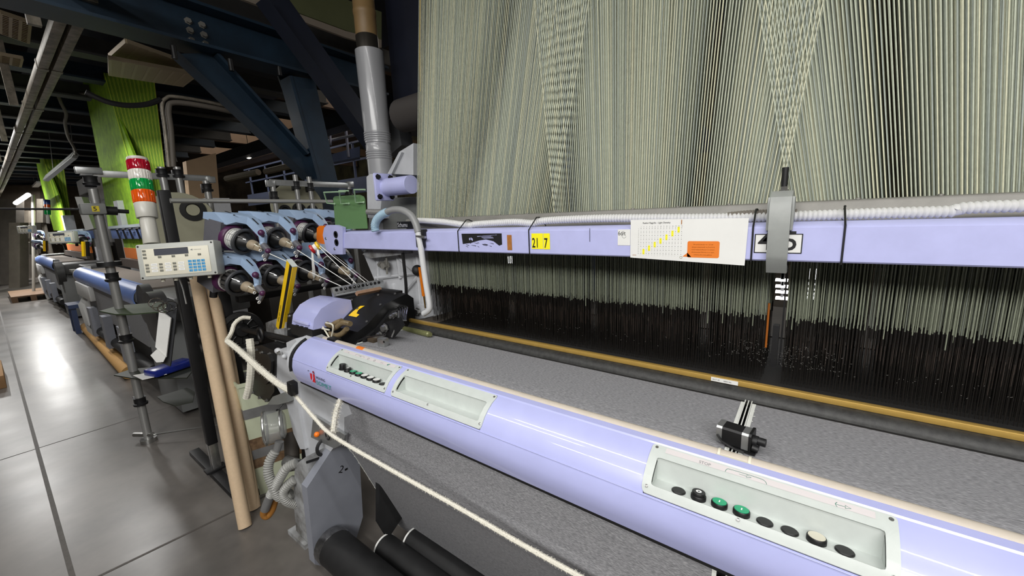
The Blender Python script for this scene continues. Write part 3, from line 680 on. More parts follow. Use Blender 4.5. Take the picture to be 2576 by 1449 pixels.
# heddle banks under the comber board
for nm, x0, x1, lb in (('l',-1.66,-.872,'left bank of heddle cords and dark heddles under the lilac beam'),('m',-.868,-.085,'middle bank of heddle cords under the chart sheet, left of centre gap'),('r',-.036,.76,'right bank of heddle cords and dark heddles, right of centre gap')):
    hs = thing('heddle_bank', lb, 'heddles', ((x0+x1)/2, 1.55, 1.04), group='heddle banks')
    rest = MB()
    for r in range(12):
        y = 1.45+.30*r/11
        for c in range(100):
            x = x0+(x1-x0)*(c+(r*.37) % 1)/100+random.gauss(0, .001); mb = MB() if r == 0 else rest
            z1 = 1.250+random.gauss(0,.0045)+(-.03 if random.random() < .03 else 0); z2 = 1.208+random.gauss(0, .012)
            zz = z2-random.uniform(.01,.09) if random.random() < .8 else z2
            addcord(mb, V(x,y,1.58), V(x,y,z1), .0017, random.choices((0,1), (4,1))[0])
            addcord(mb, V(x,y,z1), V(x,y,z2), .0021, 2)
            addcord(mb, V(x,y,z2), V(x,y,zz), .0011, 3); addcord(mb, V(x,y,zz), V(x,y,1.04), .0012, 2)
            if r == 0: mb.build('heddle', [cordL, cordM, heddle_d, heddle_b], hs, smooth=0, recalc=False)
    if nm == 'r':
        for r in range(8):
            for c in range(150):
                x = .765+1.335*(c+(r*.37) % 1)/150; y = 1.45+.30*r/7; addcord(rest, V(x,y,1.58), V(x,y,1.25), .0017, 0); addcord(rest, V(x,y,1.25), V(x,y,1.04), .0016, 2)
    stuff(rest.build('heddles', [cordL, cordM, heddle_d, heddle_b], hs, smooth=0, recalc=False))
m = MB(); 
for k in range(420):
    x = random.gauss(-.05, .09) if k < 260 else random.uniform(-1.6, .75); y = random.uniform(1.40,1.44); z = random.uniform(1.11,1.18) if k < 260 else random.uniform(1.105,1.14)
    m.tube([V(x,y,z), V(x+random.uniform(-.004,.004),y,z+random.uniform(-.003,.003))], .0006, 3)
l_ = stuff(tag(m.build('lint_fluff', mt('lint',(104,102,98),.9), smooth=0), 'grey lint fluff caught on the dark heddles', 'lint'))
m = MB(); strip(m, [(1.205,1.056),(1.30,1.05),(1.45,1.04),(1.9,1.06)], -1.60, XR, 1); stuff(tag(m.build('warp_sheet', mt('warp_dark',(26,24,22),.8,noise=200,amt=.4,scale=(6,1,1))), 'dark warp yarn sheet behind the gold reed cap', 'warp yarn'))
# ---------------------------------------------------------------- conduit and hoses on the beam
def cz(px, Y): return [ony(x, y, Y) for x, y in px]
con = thing('corrugated_conduit', 'white corrugated conduit lying along the top of the lilac beam', 'conduit', (-.5,1.36,1.575))
wc = mt('conduit_white', (206,206,204), .45, noise=60, amt=.08)
pts = [V(-1.72,1.42,1.60), V(-1.60,1.39,1.596), V(-1.45,1.37,1.588), V(-1.29,1.352,1.571), V(-1.245,1.352,1.567), V(-1.20,1.352,1.572), V(-1.0,1.352,1.576), V(-.905,1.352,1.569), V(-.84,1.352,1.578), V(-.6,1.352,1.580), V(-.3,1.352,1.572), V(-.2,1.352,1.570), V(0,1.352,1.570), V(.15,1.352,1.571), V(.26,1.352,1.571), V(.3,1.352,1.578), V(.6,1.352,1.578), V(XR,1.352,1.58)]
m = MB(); corr(m, pts, .0112, .30, .0105, 14); m.build('hose', wc, con)
for x in (ony(1153,600,1.275).x, ony(1331,600,1.275).x, ony(1893,600,1.275).x, ony(2123,600,1.275).x):
    m = MB(); m.add([], []) 
    m.tube([V(x,1.2745,1.448),V(x,1.2735,1.545),V(x-.002,1.335,1.592),V(x,1.352,1.592),V(x,1.372,1.585),V(x,1.40,1.556)], .0024, 6)
    m.build('cable_tie', black, con, 'black cable tie')
m = MB(); corr(m, [V(-.20,1.356,1.572),V(-.13,1.358,1.576),V(-.03,1.356,1.574)], .0128, .2, .0078, 14); m.build('hose_sleeve', mt('sleeve_grey',(112,106,98),.5), con)
ah = thing('air_hose', 'grey and white bent air pipe clamped over the left end of lilac beam', 'pipe', (-1.9,1.27,1.1))
m = MB(); corr(m, cz([(945,582),(943,568),(948,553),(960,541),(975,533)],1.25), .019, .14, .009, 14); m.build('flexible_sleeve', mt('hose_blue',(150,178,196),.45), ah, 'light blue corrugated sleeve')
m = MB(); m.tube(spline(cz([(972,534),(990,528),(1012,529),(1033,541),(1045,560),(1052,584)],1.25)), .017, 14); m.build('elbow_pipe', mt('pipe_grey',(136,137,137),.4), ah)
m = MB(); m.tube(spline(cz([(1052,584),(1058,618),(1064,660),(1072,715),(1080,765),(1078,780),(1066,789)],1.25)), .0145, 14); m.build('straight_pipe', mt('pipe_white',(206,207,208),.35), ah)
m = MB(); m.box(ony(1058,603,1.262), (.05,.02,.075), None, .004); m.box(ony(1065,590,1.27), (.03,.03,.05), None, .004); m.cyl(ony(1048,594,1.24), ony(1070,597,1.24), .006, mi=1); m.build('pipe_clamp', [black, steel], ah)
m = MB(); corr(m, cz([(925,533),(945,534),(965,534)],1.30), .014, .2, .009); m.build('flexible_tail', mt('hose_grey',(110,110,108),.5), ah)
m = MB(); m.tube(spline(cz([(1013,636),(1018,680),(1022,730),(1020,765),(1014,785)],1.33)), .0085, 8); tag(m.build('black_hose', black), 'black rubber hose hanging in front of the white side frame', 'hose')
m = MB(); M = frame(ony(1000,574,1.405), (1,0,0), (0,-1,0)); m.rect(M,-.0,0,.13,.035,0,0); m.text('Schumu', .034, M @ Matrix.Translation((.004,.006,.001)), 1, sx=.8); tag(m.build('machine_nameplate', [black, whiteink], recalc=False, smooth=0), 'black nameplate with white script half hidden behind the lilac beam', 'sign')
# ---------------------------------------------------------------- chart sheet
sh = MB(); Y = 1.2735
M = frame(V(0,Y,0), (1,0,0), (0,-1,0)); P = lambda x, y: (ony(x,y,Y).x, ony(x,y,Y).z)
x0, z1 = P(1587,553); x1, z0 = P(1873,668); z1b = P(1876,557)[1]; 
sh.prism([M @ V(x0,z0+.013,0), M @ V(x1,z0,0), M @ V(x1+.003,z1-.004,0), M @ V(x0,z1,0)], (0,-.0008,0))
sheet = sh.build('chart_sheet', paper); tag(sheet, 'white printed density chart sheet with orange callout taped on the lilac beam', 'notice')
W = x1-x0; hh = z1-z0; m = MB(); e = .0012
def TM(u, v): return M @ Matrix.Translation((x0+u*W, z1-v*hh, e))
m.text('Razboi Ragolle - Light Density', .0070, TM(.12,.10), 0, bold=.01)
gx = lambda i: .105+.0268*i; gy = lambda j: .205+.0435*j*.97
for i in range(15): m.text(str(i+1), .0040, TM(gx(i),.175), 0, align='CENTER')
for j in range(15): m.text(str(j+1), .0036, TM(.080,gy(j)+.012), 0, align='CENTER')
for i, j0 in ((1,12),(3,10),(5,8),(7,6),(9,4),(11,2),(13,0)):
    m.rect(M, x0+gx(i)*W-.0033, z1-(gy(j0+2)+.02)*hh, x0+gx(i)*W+.0033, z1-(gy(j0)-.022)*hh, e, 1)
for i in range(15):
    for j in range(16): 
        q = .00075 if (j % 2 == 0) else .0004
        m.rect(M, x0+gx(i)*W-q, z1-gy(j)*hh-q, x0+gx(i)*W+q, z1-gy(j)*hh+q, e+.0003, 0)
m.text('Sunt 4 fire intr-o celula de spata', .0046, TM(.165,.955), 0)
u0, u1, v0, v1 = .535, .800, .50, .862; a0, a1 = x0+u0*W, x0+u1*W; b0, b1 = z1-v1*hh, z1-v0*hh; r = .005
m.add([(cx+r*math.cos(math.radians(k)), c2+r*math.sin(math.radians(k)), e) for cx, c2, s in ((a1-r,b1-r,0),(a0+r,b1-r,90),(a0+r,b0+r,180),(a1-r,b0+r,270)) for k in range(s, s+91, 15)], [list(range(28))], 2, M)
m.add([(a0+.001,b0+.014,e),(x0+.495*W,z1-.845*hh,e),(a0+.012,b0+.001,e)], [[0,1,2]], 2, M)
for k, t in enumerate(('Pe randul de sfori nr. 15 (cel','dinspre usita/reved), nu fi sa fie la','cursul aclees la fiecare 15 randuri.','Aceste poate fi folosit si ca reper,','culoarea sfori este galbena.')):
    m.text(t, .0046, TM((u0+u1)/2, .585+.056*k), 3, align='CENTER')
m.tube([M @ V(x0+.482*W+.0035*math.cos(k*PI/8), z1-.865*hh+.0035*math.sin(k*PI/8), e) for k in range(16)], .0004, 4, 4, closed=True)
m.rect(M, x0+.022*W, z1-.845*hh, x0+.06*W, z1-.835*hh, e, 5); m.rect(M, x0+.473*W, z1-.13*hh, x0+.481*W, z1-.03*hh, e, 5)
m.build('printed_chart', [ink, mt('chart_yellow',(244,236,40),.6), orange2, whiteink, mt('olive_ink',(120,110,30),.6), rust], sheet, recalc=False, smooth=0)
# ---------------------------------------------------------------- cutter motor on the cloth
mo = thing('stepper_motor', 'small black motor with cable standing on the grey cloth by the rod', 'motor', (-.10,.965,1.062))
sq = [(s*.021*a, t*.021*b) for a, b, s, t in ((1,.8,1,1),(.8,1,1,1),(.8,1,-1,1),(1,.8,-1,1),(1,.8,-1,-1),(.8,1,-1,-1),(.8,1,1,-1),(1,.8,1,-1))]
Rm = Matrix.Translation(V(-.135,.965,1.085)) @ Matrix.Rotation(-.12,4,'Z') 
def seg(a, b, k, name, mat):
    m = MB(); m.prism([V(a, y*k, z*k) for y, z in sq], (b-a,0,0)); m.v = [Rm @ v for v in m.v]; return m.build(name, mat, mo)
seg(0,.012,1,'end_plate',alu); seg(.012,.052,.97,'motor_body',black); seg(.052,.066,1,'front_plate',alu); seg(.066,.071,1.1,'flange',black)
m = MB(); m.cyl(Rm @ V(.071,0,0), Rm @ V(.080,0,0), .013, mi=0); m.cyl(Rm @ V(.080,0,.003), Rm @ V(.095,0,.003), .009, mi=0); m.cyl(Rm @ V(.072,-.012,-.01), Rm @ V(.084,-.012,-.012), .008); m.build('shaft_coupling', blackm, mo)
m = MB(); m.tube([Rm @ V(*p) for p in ((.003,-.022,.0),(.015,-.028,-.010),(.045,-.03,-.018),(.06,-.028,-.021))], .0028, 6); m.build('motor_cable', black, mo)
m = MB(); m.box(Rm @ V(.05,0,-.0215), (.06,.045,.004), Matrix.Rotation(-.12,3,'Z')); m.build('mounting_foot', blackm, mo)
# ---------------------------------------------------------------- white fuzzy rope
def fuzzy(name, pts, r, label, cat, fuzz=.01, dens=500, wob=.07):
    dens = int(dens*1.5)
    q = resample(spline([Vector(p) for p in pts], 10), .004); m = MB()
    m.tube(q, [r*(1+.035*math.sin(i*1.7)+random.uniform(-wob,wob)) for i in range(len(q))], 8)
    for k in range(dens):
        i = random.randrange(1, len(q)-1); t = (q[i+1]-q[i-1]).normalized(); e = V(random.gauss(0,1),random.gauss(0,1),random.gauss(0,1)); e = (e-t*e.dot(t)).normalized()
        a = q[i]+e*r*.8; b = a+(e+t*random.uniform(-.2,1.2)).normalized()*fuzz*random.uniform(.15,.75)**1.3; 
        m.tube([a, b], [.00055, .0003], 3)
    return tag(m.build(name, rope_m), label, cat)
fuzzy('fuzzy_rope', [ont(572,858,1.95), ont(600,880,1.90), ont(650,925,1.78), ont(700,965,1.68), ont(735,985,1.62)], .013, 'thick white fringed yarn rope running from black disc to rope guide', 'rope', .014, 900)
fuzzy('fuzzy_rope', [ont(735,985,1.62), ont(790,1050,1.52), ont(840,1098,1.46), ont(980,1180,1.32), ont(1150,1275,1.19), ont(1300,1362,1.10), ont(1480,1462,1.0), ont(1640,1550,.93)], .0068, 'long white fringed rope stretched in front of the grey cloth', 'rope', .009, 1500)
fuzzy('fuzzy_rope', [ont(856,1005,1.62), ont(845,1040,1.56), ont(838,1090,1.48)], .010, 'short white fringed rope end hanging under the lilac cover', 'rope', .02, 400)
fuzzy('fuzzy_rope', [ont(628,852,2.0), ont(632,900,2.0), ont(628,965,2.02), ont(620,1000,2.05)], .018, 'grey white rope hanging from disc into pale green bin', 'rope', .010, 500, .02)
fuzzy('fuzzy_rope', [ont(630,800,2.10), ont(612,799,2.08), ont(598,806,2.06), ont(588,818,2.05), ont(584,832,2.04), ont(578,845,2.02), ont(570,857,1.98)], .010, 'white rope looped round the left rim of black disc', 'rope', .008, 300, .03)
m = MB(); m.box(ont(736,976,1.585), (.035,.03,.055), Matrix.Rotation(.15,3,'Y'), .004); m.build('rope_guide', black, loom)
# ---------------------------------------------------------------- filter bowl and hoses
fb = thing('filter_bowl', 'round transparent filter bowl hanging under the grey bracket', 'filter', ont(693,1120,2.0))
q = ont(690,1072,1.98); ax = (V(-.42,-.9,0)).normalized()
m = MB(); m.lathe(q-ax*.05, ax, [(0,.05),(.01,.07),(.06,.08),(.085,.082),(.10,.07),(.105,.0)], 32); m.build('bowl', mt('bowl_plastic',(150,152,150),.15,spec=.7,alpha=.45), fb)
m = MB(); m.tube([q+ax*.04+(V(0,0,1)*math.sin(k*PI/16)+ax.cross(V(0,0,1))*math.cos(k*PI/16))*.080 for k in range(32)], .006, 8, closed=True); m.tube([q-ax*.03+(V(0,0,1)*math.sin(k*PI/16)+ax.cross(V(0,0,1))*math.cos(k*PI/16))*.070 for k in range(32)], .005, 8, closed=True); m.build('bowl_ring', steel, fb)
m = MB(); m.cyl(ont(703,1110,1.95), ont(696,1134,1.95), .02, .017); m.build('outlet_neck', greytape, fb)
m = MB(); m.tube([ont(712,1015,2.0), ont(700,1030,1.99), ont(695,1032,1.98)], .004, 6, 0); m.build('hanger_wire', blackm, fb)
hw = mt('hose_white_grey', (150,150,146), .4, noise=30, amt=.12)
hs1 = MB(); corr(hs1, [ont(693,1135,1.94), ont(678,1160,1.93), ont(675,1190,1.92), ont(688,1225,1.92), ont(700,1248,1.94), ont(715,1252,1.96), ont(735,1240,1.97)], .018, .3, .011, 14); tag(hs1.build('ribbed_hose', hw), 'ribbed grey hose hanging from the neck of filter bowl', 'hose')
hs2 = thing('ribbed_hose', 'ribbed grey hose with taped elbow and amber tip near floor', 'hose', ont(668,1298,1.98))
m = MB(); corr(m, [ont(745,1165,1.90), ont(728,1172,1.90), ont(715,1185,1.90), ont(695,1220,1.92), ont(680,1248,1.94)], .018, .3, .011, 14); m.build('hose', hw, hs2)
m = MB(); m.tube(spline([ont(684,1240,1.94), ont(674,1262,1.95), ont(667,1282,1.96)]), [.021]*17 if False else .021, 12); m.build('tape_wrap', greytape, hs2)
m = MB(); m.tube(spline([ont(668,1278,1.96), ont(664,1292,1.97), ont(672,1298,1.98), ont(684,1282,1.99), ont(692,1255,2.0)]), .018, 12); m.build('amber_elbow', mt('amber_old',(150,100,40),.35), hs2)
hs3 = MB(); corr(hs3, [ont(742,1205,1.93), ont(722,1222,1.93), ont(712,1240,1.94), ont(722,1260,1.96), ont(745,1268,2.0)], .018, .3, .011, 14); tag(hs3.build('ribbed_hose', hw), 'short ribbed grey hose curling beside the machine foot', 'hose')
m = MB(); m.tube([ont(732,1090,2.1), ont(735,1150,2.05), ont(735,1185,2.03)], .035, 12, 0); m.cyl(ont(720,1160,1.98), ont(752,1170,1.95), .028, mi=1); m.build('drain_pump', [darkbrown, steel], loom)
# ---------------------------------------------------------------- light curtain bar
lc_ = thing('light_curtain_bar', 'upright yellow and black safety light bar left of lilac motor cover', 'sensor', ony(705,826,.92))
a = ony(703,824,.92); b = ony(731,658,.92); M = frame(a, V(1,0,0), (b-a)); hgt = (b-a).length
def lb(nm, x0, x1, y0, y1, z0, z1, mat): m = MB(); m.bb(x0,x1,y0,y1,z0,z1); m.v = [M @ v for v in m.v]; return m.build(nm, mat, lc_)
w = .016; ych = M.to_3x3().inverted()
sgn = -1 if (M.to_3x3() @ V(0,1,0)).y > 0 else 1
lb('yellow_housing', -.016, .016, -.012, .012, .0, hgt, yellow); lb('black_window', .016, .042, -.011, .012, .01, hgt, black); lb('yellow_edge', .042, .047, -.011, .012, .01, hgt, yellow); lb('top_cap', -.017, .048, -.013, .013, hgt, hgt+.004, panelg)
m = MB(); m.cyl(M @ V(.01,0,-.03), M @ V(.01,0,0), .012); m.cyl(M @ V(.012,0,-.05), M @ V(.01,0,-.03), .008); m.build('lower_connector', blackm, lc_)
m = MB(); M2 = M @ Matrix.Translation((-.012,-.0205*1,0)); m.text('safety light curtain', .016, M @ Matrix.Translation((.004,-.0126,.05)) @ Matrix.Rotation(PI/2,4,'X') @ Matrix.Rotation(PI/2,4,'Z'), 0); m.build('printed_text', ink, lc_, recalc=False, smooth=0)
# ---------------------------------------------------------------- green sheet with wire hooks
gs = thing('green_sheet_holder', 'green metal plate with three wire hooks standing on lilac beam end', 'holder', ony(880,575,1.30))
m = MB(); m.py([(838,498),(842,494),(905,490),(914,494),(917,500),(924,575),(844,577)], 1.30, .004); m.build('plate', greens, gs)
hk = mt('hook_green',(150,180,146),.4)
for px in (((868,482),(815,484),(823,511),(842,513)),((876,480),(853,480),(858,512),(878,512)),((918,477),(891,477),(895,509),(915,509))):
    m = MB(); m.tube([ony(*px[0],1.22), ony(*px[1],1.25), ony(*px[2],1.28), ony(*px[3],1.296)], .0045, 6); m.sph(ony(*px[3],1.296), .007); m.build('wire_hook', hk, gs)
# ---------------------------------------------------------------- big grey vertical pipe
pp = thing('vertical_duct', 'tall light grey vertical pipe with brown upper end beside the harness', 'duct', (-2.3,1.62,1.0))
cx, c2 = -2.305, 1.66
m = MB(); prof = [(1.0,.079),(2.0,.079)]
for k in range(4): prof += [(2.0+k*.014,.079),(2.005+k*.014,.083),(2.009+k*.014,.083),(2.014+k*.014,.079)]
prof += [(2.09,.079),(2.095,.076),(2.10,.076),(2.105,.08)]
for k in range(4): prof += [(2.115+k*.014,.08),(2.12+k*.014,.084),(2.124+k*.014,.084),(2.129+k*.014,.08)]
prof += [(2.2,.08),(2.655,.086),(2.657,.082)]
m.lathe((cx,c2,0), (0,0,1), prof, 32); m.build('lower_pipe', mt('pipe_paint',(150,151,154),.28,coat=.3,noise=3,amt=.05), pp)
m = MB(); m.lathe((cx-.01,c2,0), (0,0,1), [(2.6,.066),(2.742,.068),(2.745,.066)], 28); m.build('dark_sleeve', mt('dark_steel',(70,66,60),.4,.6,noise=6,amt=.3,scale=(6,6,.4)), pp)
m = MB(); m.lathe((cx-.01,c2,0), (0,0,1), [(2.74,.066),(2.86,.066),(2.865,.069),(2.89,.069),(2.895,.066),(3.6,.066)], 28); m.build('upper_pipe', mt('brown_pipe',(136,110,72),.5,noise=5,amt=.15), pp)
m = MB(); m.tube(spline([(-1.86,1.78,4.0),(-1.90,1.78,3.2),(-1.97,1.78,2.6),(-2.02,1.79,2.2)]), .006, 6); tag(m.build('yellow_cable', mt('cable_yellow',(160,130,50),.5)), 'thin yellow cable hanging down the navy post right of grey pipe', 'cable')
# ---------------------------------------------------------------- weft feeders
def feeder_proto():
    M = Matrix.Identity(4)
    f = thing('weft_feeder', 'x', 'weft feeder', M=M, group='weft feeders on the rack')
    def B(m, nm, mat, par=f, lbl=None, sm=38): return m.build(nm, mat, par, lbl, local=True, smooth=sm)
    m = MB(); m.prism([(-.13,-.062,-.045),(-.015,-.062,-.072),(-.015,-.062,.08),(-.13,-.062,.08)], (0,.124,0)); B(m, 'housing', feedgrey)
    m = MB(); m.lathe((-.02,0,0), (1,0,0), [(0,.063),(.002,.070),(.022,.070),(.03,.066),(.03,.045)], 32); B(m, 'purple_ring', purple, lbl='purple ring')
    m = MB(); m.lathe((.008,0,0), (1,0,0), [(0,.058),(.012,.060)], 28, 0); m.lathe((.018,0,0), (1,0,0), [(0,.054),(.055,.052)], 28, 1)
    for k in range(14):
        w = k*PI/7; m.box((.046, .0535*math.cos(w), .0535*math.sin(w)), (.055,.015,.006), Matrix.Rotation(w-PI/2,3,'X'), 0, 2)
    dr = B(m, 'yarn_drum', [wht, black, mt('drum_stripe',(70,68,66),.3)])
    m = MB(); m.tube([V(.075, .062*math.cos(k*PI/16), .062*math.sin(k*PI/16)) for k in range(32)], .0095, 8, closed=True); B(m, 'brush_ring', dkgrey)
    m = MB(); m.lathe((.07,0,0), (1,0,0), [(0,.053),(.025,.046),(.045,.032),(.06,.024)], 24); B(m, 'front_cone', black)
    m = MB(); m.lathe((.115,0,-.002), (1,0,0), [(0,.025),(.015,.028),(.04,.026),(.05,.018)], 20, 0); m.box((.175,0,-.008), (.045,.032,.028), None, .006, 0); m.tube([V(.155,-.012,.011),V(.185,-.014,.006),V(.20,0,.0),V(.185,.014,.006),V(.155,.012,.011)], .0035, 6, 1)
    B(m, 'sensor_nose', [beige, ivory])
    m = MB(); m.tube([V(.08,-.045,.034),V(.12,-.030,.028),V(.12,-.023,.022),V(.08,-.038,.026)], .0022, 6, closed=True); B(m, 'yarn_guide_loop', chrome)
    top = [(-.135,.108),(-.06,.126),(.01,.134),(.06,.132),(.11,.115),(.155,.09),(.185,.06),(.188,.02)]
    bot = [(.178,.0),(.158,.012),(.148,.045),(.095,.072),(.055,.090),(.025,.094),(.0,.073),(-.135,.073)]
    m = MB(); n = len(top)
    def wid(x): return (-.068,.068) if x <= -.02 else ((-.068+.09*min(1,(x+.02)/.075)), .068 if x < .08 else .068-.03*(x-.08)/.11)
    poly = top+bot; N = len(poly)
    for sd in (0, 1):
        for x, z in poly: m.v.append(V(x, wid(x)[sd], z))
    for i in range(n-1):
        j = N-1-i
        if j-1 == i+1: m.f.append([i, i+1, j]); m.f.append([N+i, N+j, N+i+1])
        else: m.f.append([i, i+1, j-1, j]); m.f.append([N+i, N+j, N+j-1, N+i+1])
        m.m += [0, 0]
    for i in range(N): m.f.append([i, (i+1)%N, N+(i+1)%N, N+i]); m.m.append(0)
    arm = B(m, 'cover_arm', lblue, sm=25)
    m = MB(); m.box((-.05,0,.129), (.04,.008,.002)); m.lathe((.03,-.03,.131), (0,0,1), [(0,.005),(.003,.005)], 10); m.lathe((-.09,-.05,.119), (0,0,1), [(0,.004),(.003,.004)], 10); m.box((.105,.03,.119),(.05,.005,.003),Matrix.Rotation(.42,3,'Y')); m.build('arm_marks', ink, arm, local=True)
    m = MB(); m.sph((.186,.0,.078), .0165, 0, 14); m.cyl((.18,.005,.07),(.175,.02,.06),.010); B(m, 'purple_knob', purple, lbl='purple knob')
    m = MB(); m.cyl((.185,.02,.022),(.205,.015,.01),.011,mi=0); m.sph((.19,.01,.02),.014,0); m.cyl((.203,.005,.015),(.245,.0,-.002),.0165,.015,14,1); m.sph((.247,-.004,-.003),.0145,2); m.box((.235,.0,-.03),(.026,.016,.045),Matrix.Rotation(.4,3,'Y'),.004,1); B(m, 'yarn_brake', [lblue, feedgrey, purple])
    m = MB()
    for p in ((.205,-.012,-.012),(.228,-.012,-.036),(.243,-.014,-.052)): m.tube([V(p[0],p[1],p[2])+V(.0,.0065*math.cos(k*PI/6),.0065*math.sin(k*PI/6)) for k in range(12)], .0028, 6, closed=True)
    B(m, 'eyelet_ring', wht)
    m = MB(); m.cyl((-.09,0,-.13),(-.09,0,-.05),.018); m.box((-.09,0,-.065),(.05,.05,.03),None,.004); B(m, 'mounting_stub', blackm)
    return f
fd = feeder_proto()
axv = V(.88,.30,-.36).normalized()
m = MB(); m.lathe((.008,0,0), (1,0,0), [(0,.058),(.012,.060)], 28, 0); m.lathe((.018,0,0), (1,0,0), [(0,.055),(.055,.053)], 28, 0)
for k in range(10):
    w = k*PI/5; m.box((.046, .0542*math.cos(w), .0542*math.sin(w)), (.05,.003,.002), Matrix.Rotation(w-PI/2,3,'X'), 0, 1)
for x in (.030,.045,.058): m.lathe((x,0,0),(1,0,0),[(0,.0556),(.0015,.0556)],28,1)
t_ = m.build('wd', [mt('drum_white',(200,200,196),.35), mt('drum_print',(120,120,122),.5)], fd, local=True); wdrum = t_.data; bpy.data.objects.remove(t_)
def FM(knob):   # matrix that brings the purple knob to a point
    M = frame((0,0,0), axv, V(.25,.12,.95)); M = Matrix.LocRotScale(None, M.to_3x3().to_quaternion(), None)
    M.translation = Vector(knob)-(M.to_3x3() @ V(.186,0,.078)); return M
KN = [((-2.30,.885,1.568),'grey and light blue weft feeder with white banded drum, front of upper row'),
      ((-2.30,1.047,1.570),'second weft feeder from the front in the upper row'),
      ((-2.52,1.355,1.585),'third weft feeder in the upper row behind the red and yellow bobbin'),
      ((-2.52,1.52,1.588),'fourth weft feeder in the upper row, mostly behind green plate'),
      ((-2.28,.82,1.355),'front weft feeder of lower row with black ribbed drum right of terminal'),
      ((-2.28,1.00,1.362),'second weft feeder of lower row behind the yellow light bar'),
      ((-2.28,1.17,1.368),'third weft feeder of lower row, in shade under hanging yarn ends'),
      ((-2.28,1.36,1.370),'rearmost weft feeder of lower row beside the white side frame')]
for i, (k, lb_) in enumerate(KN):
    M = FM(k)
    if i == 0: fd.location = M.to_translation(); fd.rotation_euler = M.to_euler(); fd['label'] = lb_; ROOTM[fd.name] = M
    else: fo = dup(fd, M, lb_)
    if i < 3:
        for c_ in (fd if i == 0 else fo).children:
            if c_.name.startswith('yarn_drum') and i: c_.data = wdrum
            elif c_.name.startswith('yarn_drum'): bdrum = c_.data; c_.data = wdrum
    elif i >= 3:
        for c_ in fo.children:
            if c_.name.startswith('yarn_drum'): c_.data = bdrum
# rack of the feeders
rk = thing('feeder_rack', 'dark steel rack carrying the weft feeders left of the loom', 'rack', (-2.7,1.05,0))
for z in (1.40, 1.18):
    m = MB(); m.bb(-2.72,-2.66,.85,1.60,z-.02,z+.02,.004); m.build('cross_bar', blackm, rk)
for y in (.80,1.5):
    m = MB(); m.bb(-2.78,-2.72,y-.03,y+.03,0,1.42,.004); m.build('upright', blackm, rk)
m = MB(); m.bb(-2.85,-2.55,.75,1.55,.0,.04); m.build('base_bar', blackm, rk)
for y, x in ((1.12,-2.2),(1.24,-2.2)):
    m = MB(); m.cyl((x,y,.75),(x,y,1.15),.018); m.build('support_tube', dkgrey, rk)
m = MB(); m.bb(-3.0,-2.1,1.62,1.68,.55,1.12); m.bb(-2.6,-2.1,1.15,1.4,.35,.80); m.build('drive_box', mt('dusty_brown',(84,78,66),.7,noise=6,dark=(44,40,36)), rk)
# chrome rail above feeders
m = MB(); m.cyl(onx(428,505,-2.9), onx(836,507,-2.9), .0135, n=16); tag(m.build('chrome_rail', mt('rail_chrome',(196,196,192),.3,.6)), 'long horizontal chrome rail above the weft feeders', 'rail')
# weft yarns
yarn = mt('white_yarn', (232,232,228), .8)
def line(pts, label, r=.0022, name='weft_yarn', mat=None, cat='yarn', group=None):
    m = MB(); m.tube(pts, r, 5); return tag(m.build(name, mat or yarn), label, cat, group)
gpt = lambda k: onx(838+ (966-838)*k, 731-23*k, -1.97)
line([ony(678,638,.88), gpt(.25)], 'white weft yarn from front upper feeder to guide plate')
line([ony(748,629,1.02), gpt(.42)], 'white weft yarn from second upper feeder to guide plate')
line([ony(803,622,1.12), gpt(.50)], 'white weft yarn from bobbin to guide plate, lower of two')
line([ony(805,618,1.12), gpt(.68)], 'white weft yarn from bobbin to guide plate, upper of two')
line([ony(832,635,1.27), gpt(.75)], 'thin white weft yarn from beam end to guide plate', .0012)
m = MB(); 
for k in range(4): m.tube(spline([ony(784+k,632,1.12), ony(785+k*1.5,660,1.12), ony(787+k*2,690,1.13), ony(790-k,705,1.14)]), .0022, 5)
for k in range(5): m.tube(spline([ony(797+k,628,1.12), ony(799+k*1.2,640,1.11), ony(800+k*1.6,650,1.12)]), .0016, 4)
tag(m.build('yarn_ends', yarn), 'bundle of white yarn ends hanging down from the bobbin', 'yarn')
bo = thing('yarn_bobbin', 'red and yellow bobbin wound with white yarn at lilac beam end', 'bobbin', ony(790,630,1.13))
a = ony(782,629,1.11); b = ony(804,616,1.15); ax = (b-a).normalized(); Lb = (b-a).length
m = MB(); m.lathe(a, ax, [(0,.018),(.004,.027),(.014,.027),(.02,.018)], 20); m.build('red_flange', red, bo)
m = MB(); m.lathe(b, -ax, [(0,.018),(.004,.026),(.014,.026),(.02,.018)], 20); m.build('yellow_flange', yellow, bo)
m = MB(); m.lathe(a+ax*.015, ax, [(0,.018),(Lb*.3,.021),(max(Lb-.03,.01),.018)], 20); m.build('wound_yarn', yarn, bo)
# ---------------------------------------------------------------- control terminal
tp = ont(446,654,1.93); ang = math.radians(50)
M = frame(tp, (math.cos(ang), math.sin(ang), .02), (math.sin(ang), -math.cos(ang), .10)); s = 2.1/FPX
ct_ = thing('control_terminal', 'grey control terminal with display and blue keypad on black mast', 'control panel', M=M)
w, h_ = .36, .188; TS = .92
def TB(m, nm, mat, par=ct_, lbl=None, sm=30): m.v = [v*TS for v in m.v]; return m.build(nm, mat, par, lbl, local=True, smooth=sm, recalc=sm != 0)
m = MB(); m.box((0,0,-.045), (w,h_,.09), None, .008); TB(m, 'case', mt('terminal_grey',(176,178,172),.45,noise=60,amt=.05))
m = MB(); m.box((0,-.004,.001), (w-.055,h_-.045,.003), None, .001); face = TB(m, 'front_face', ivory)
m = MB(); m.box((-.02,.048,.0035), (.155,.034,.002)); TB(m, 'display', mt('display_dark',(72,74,82),.25), face)
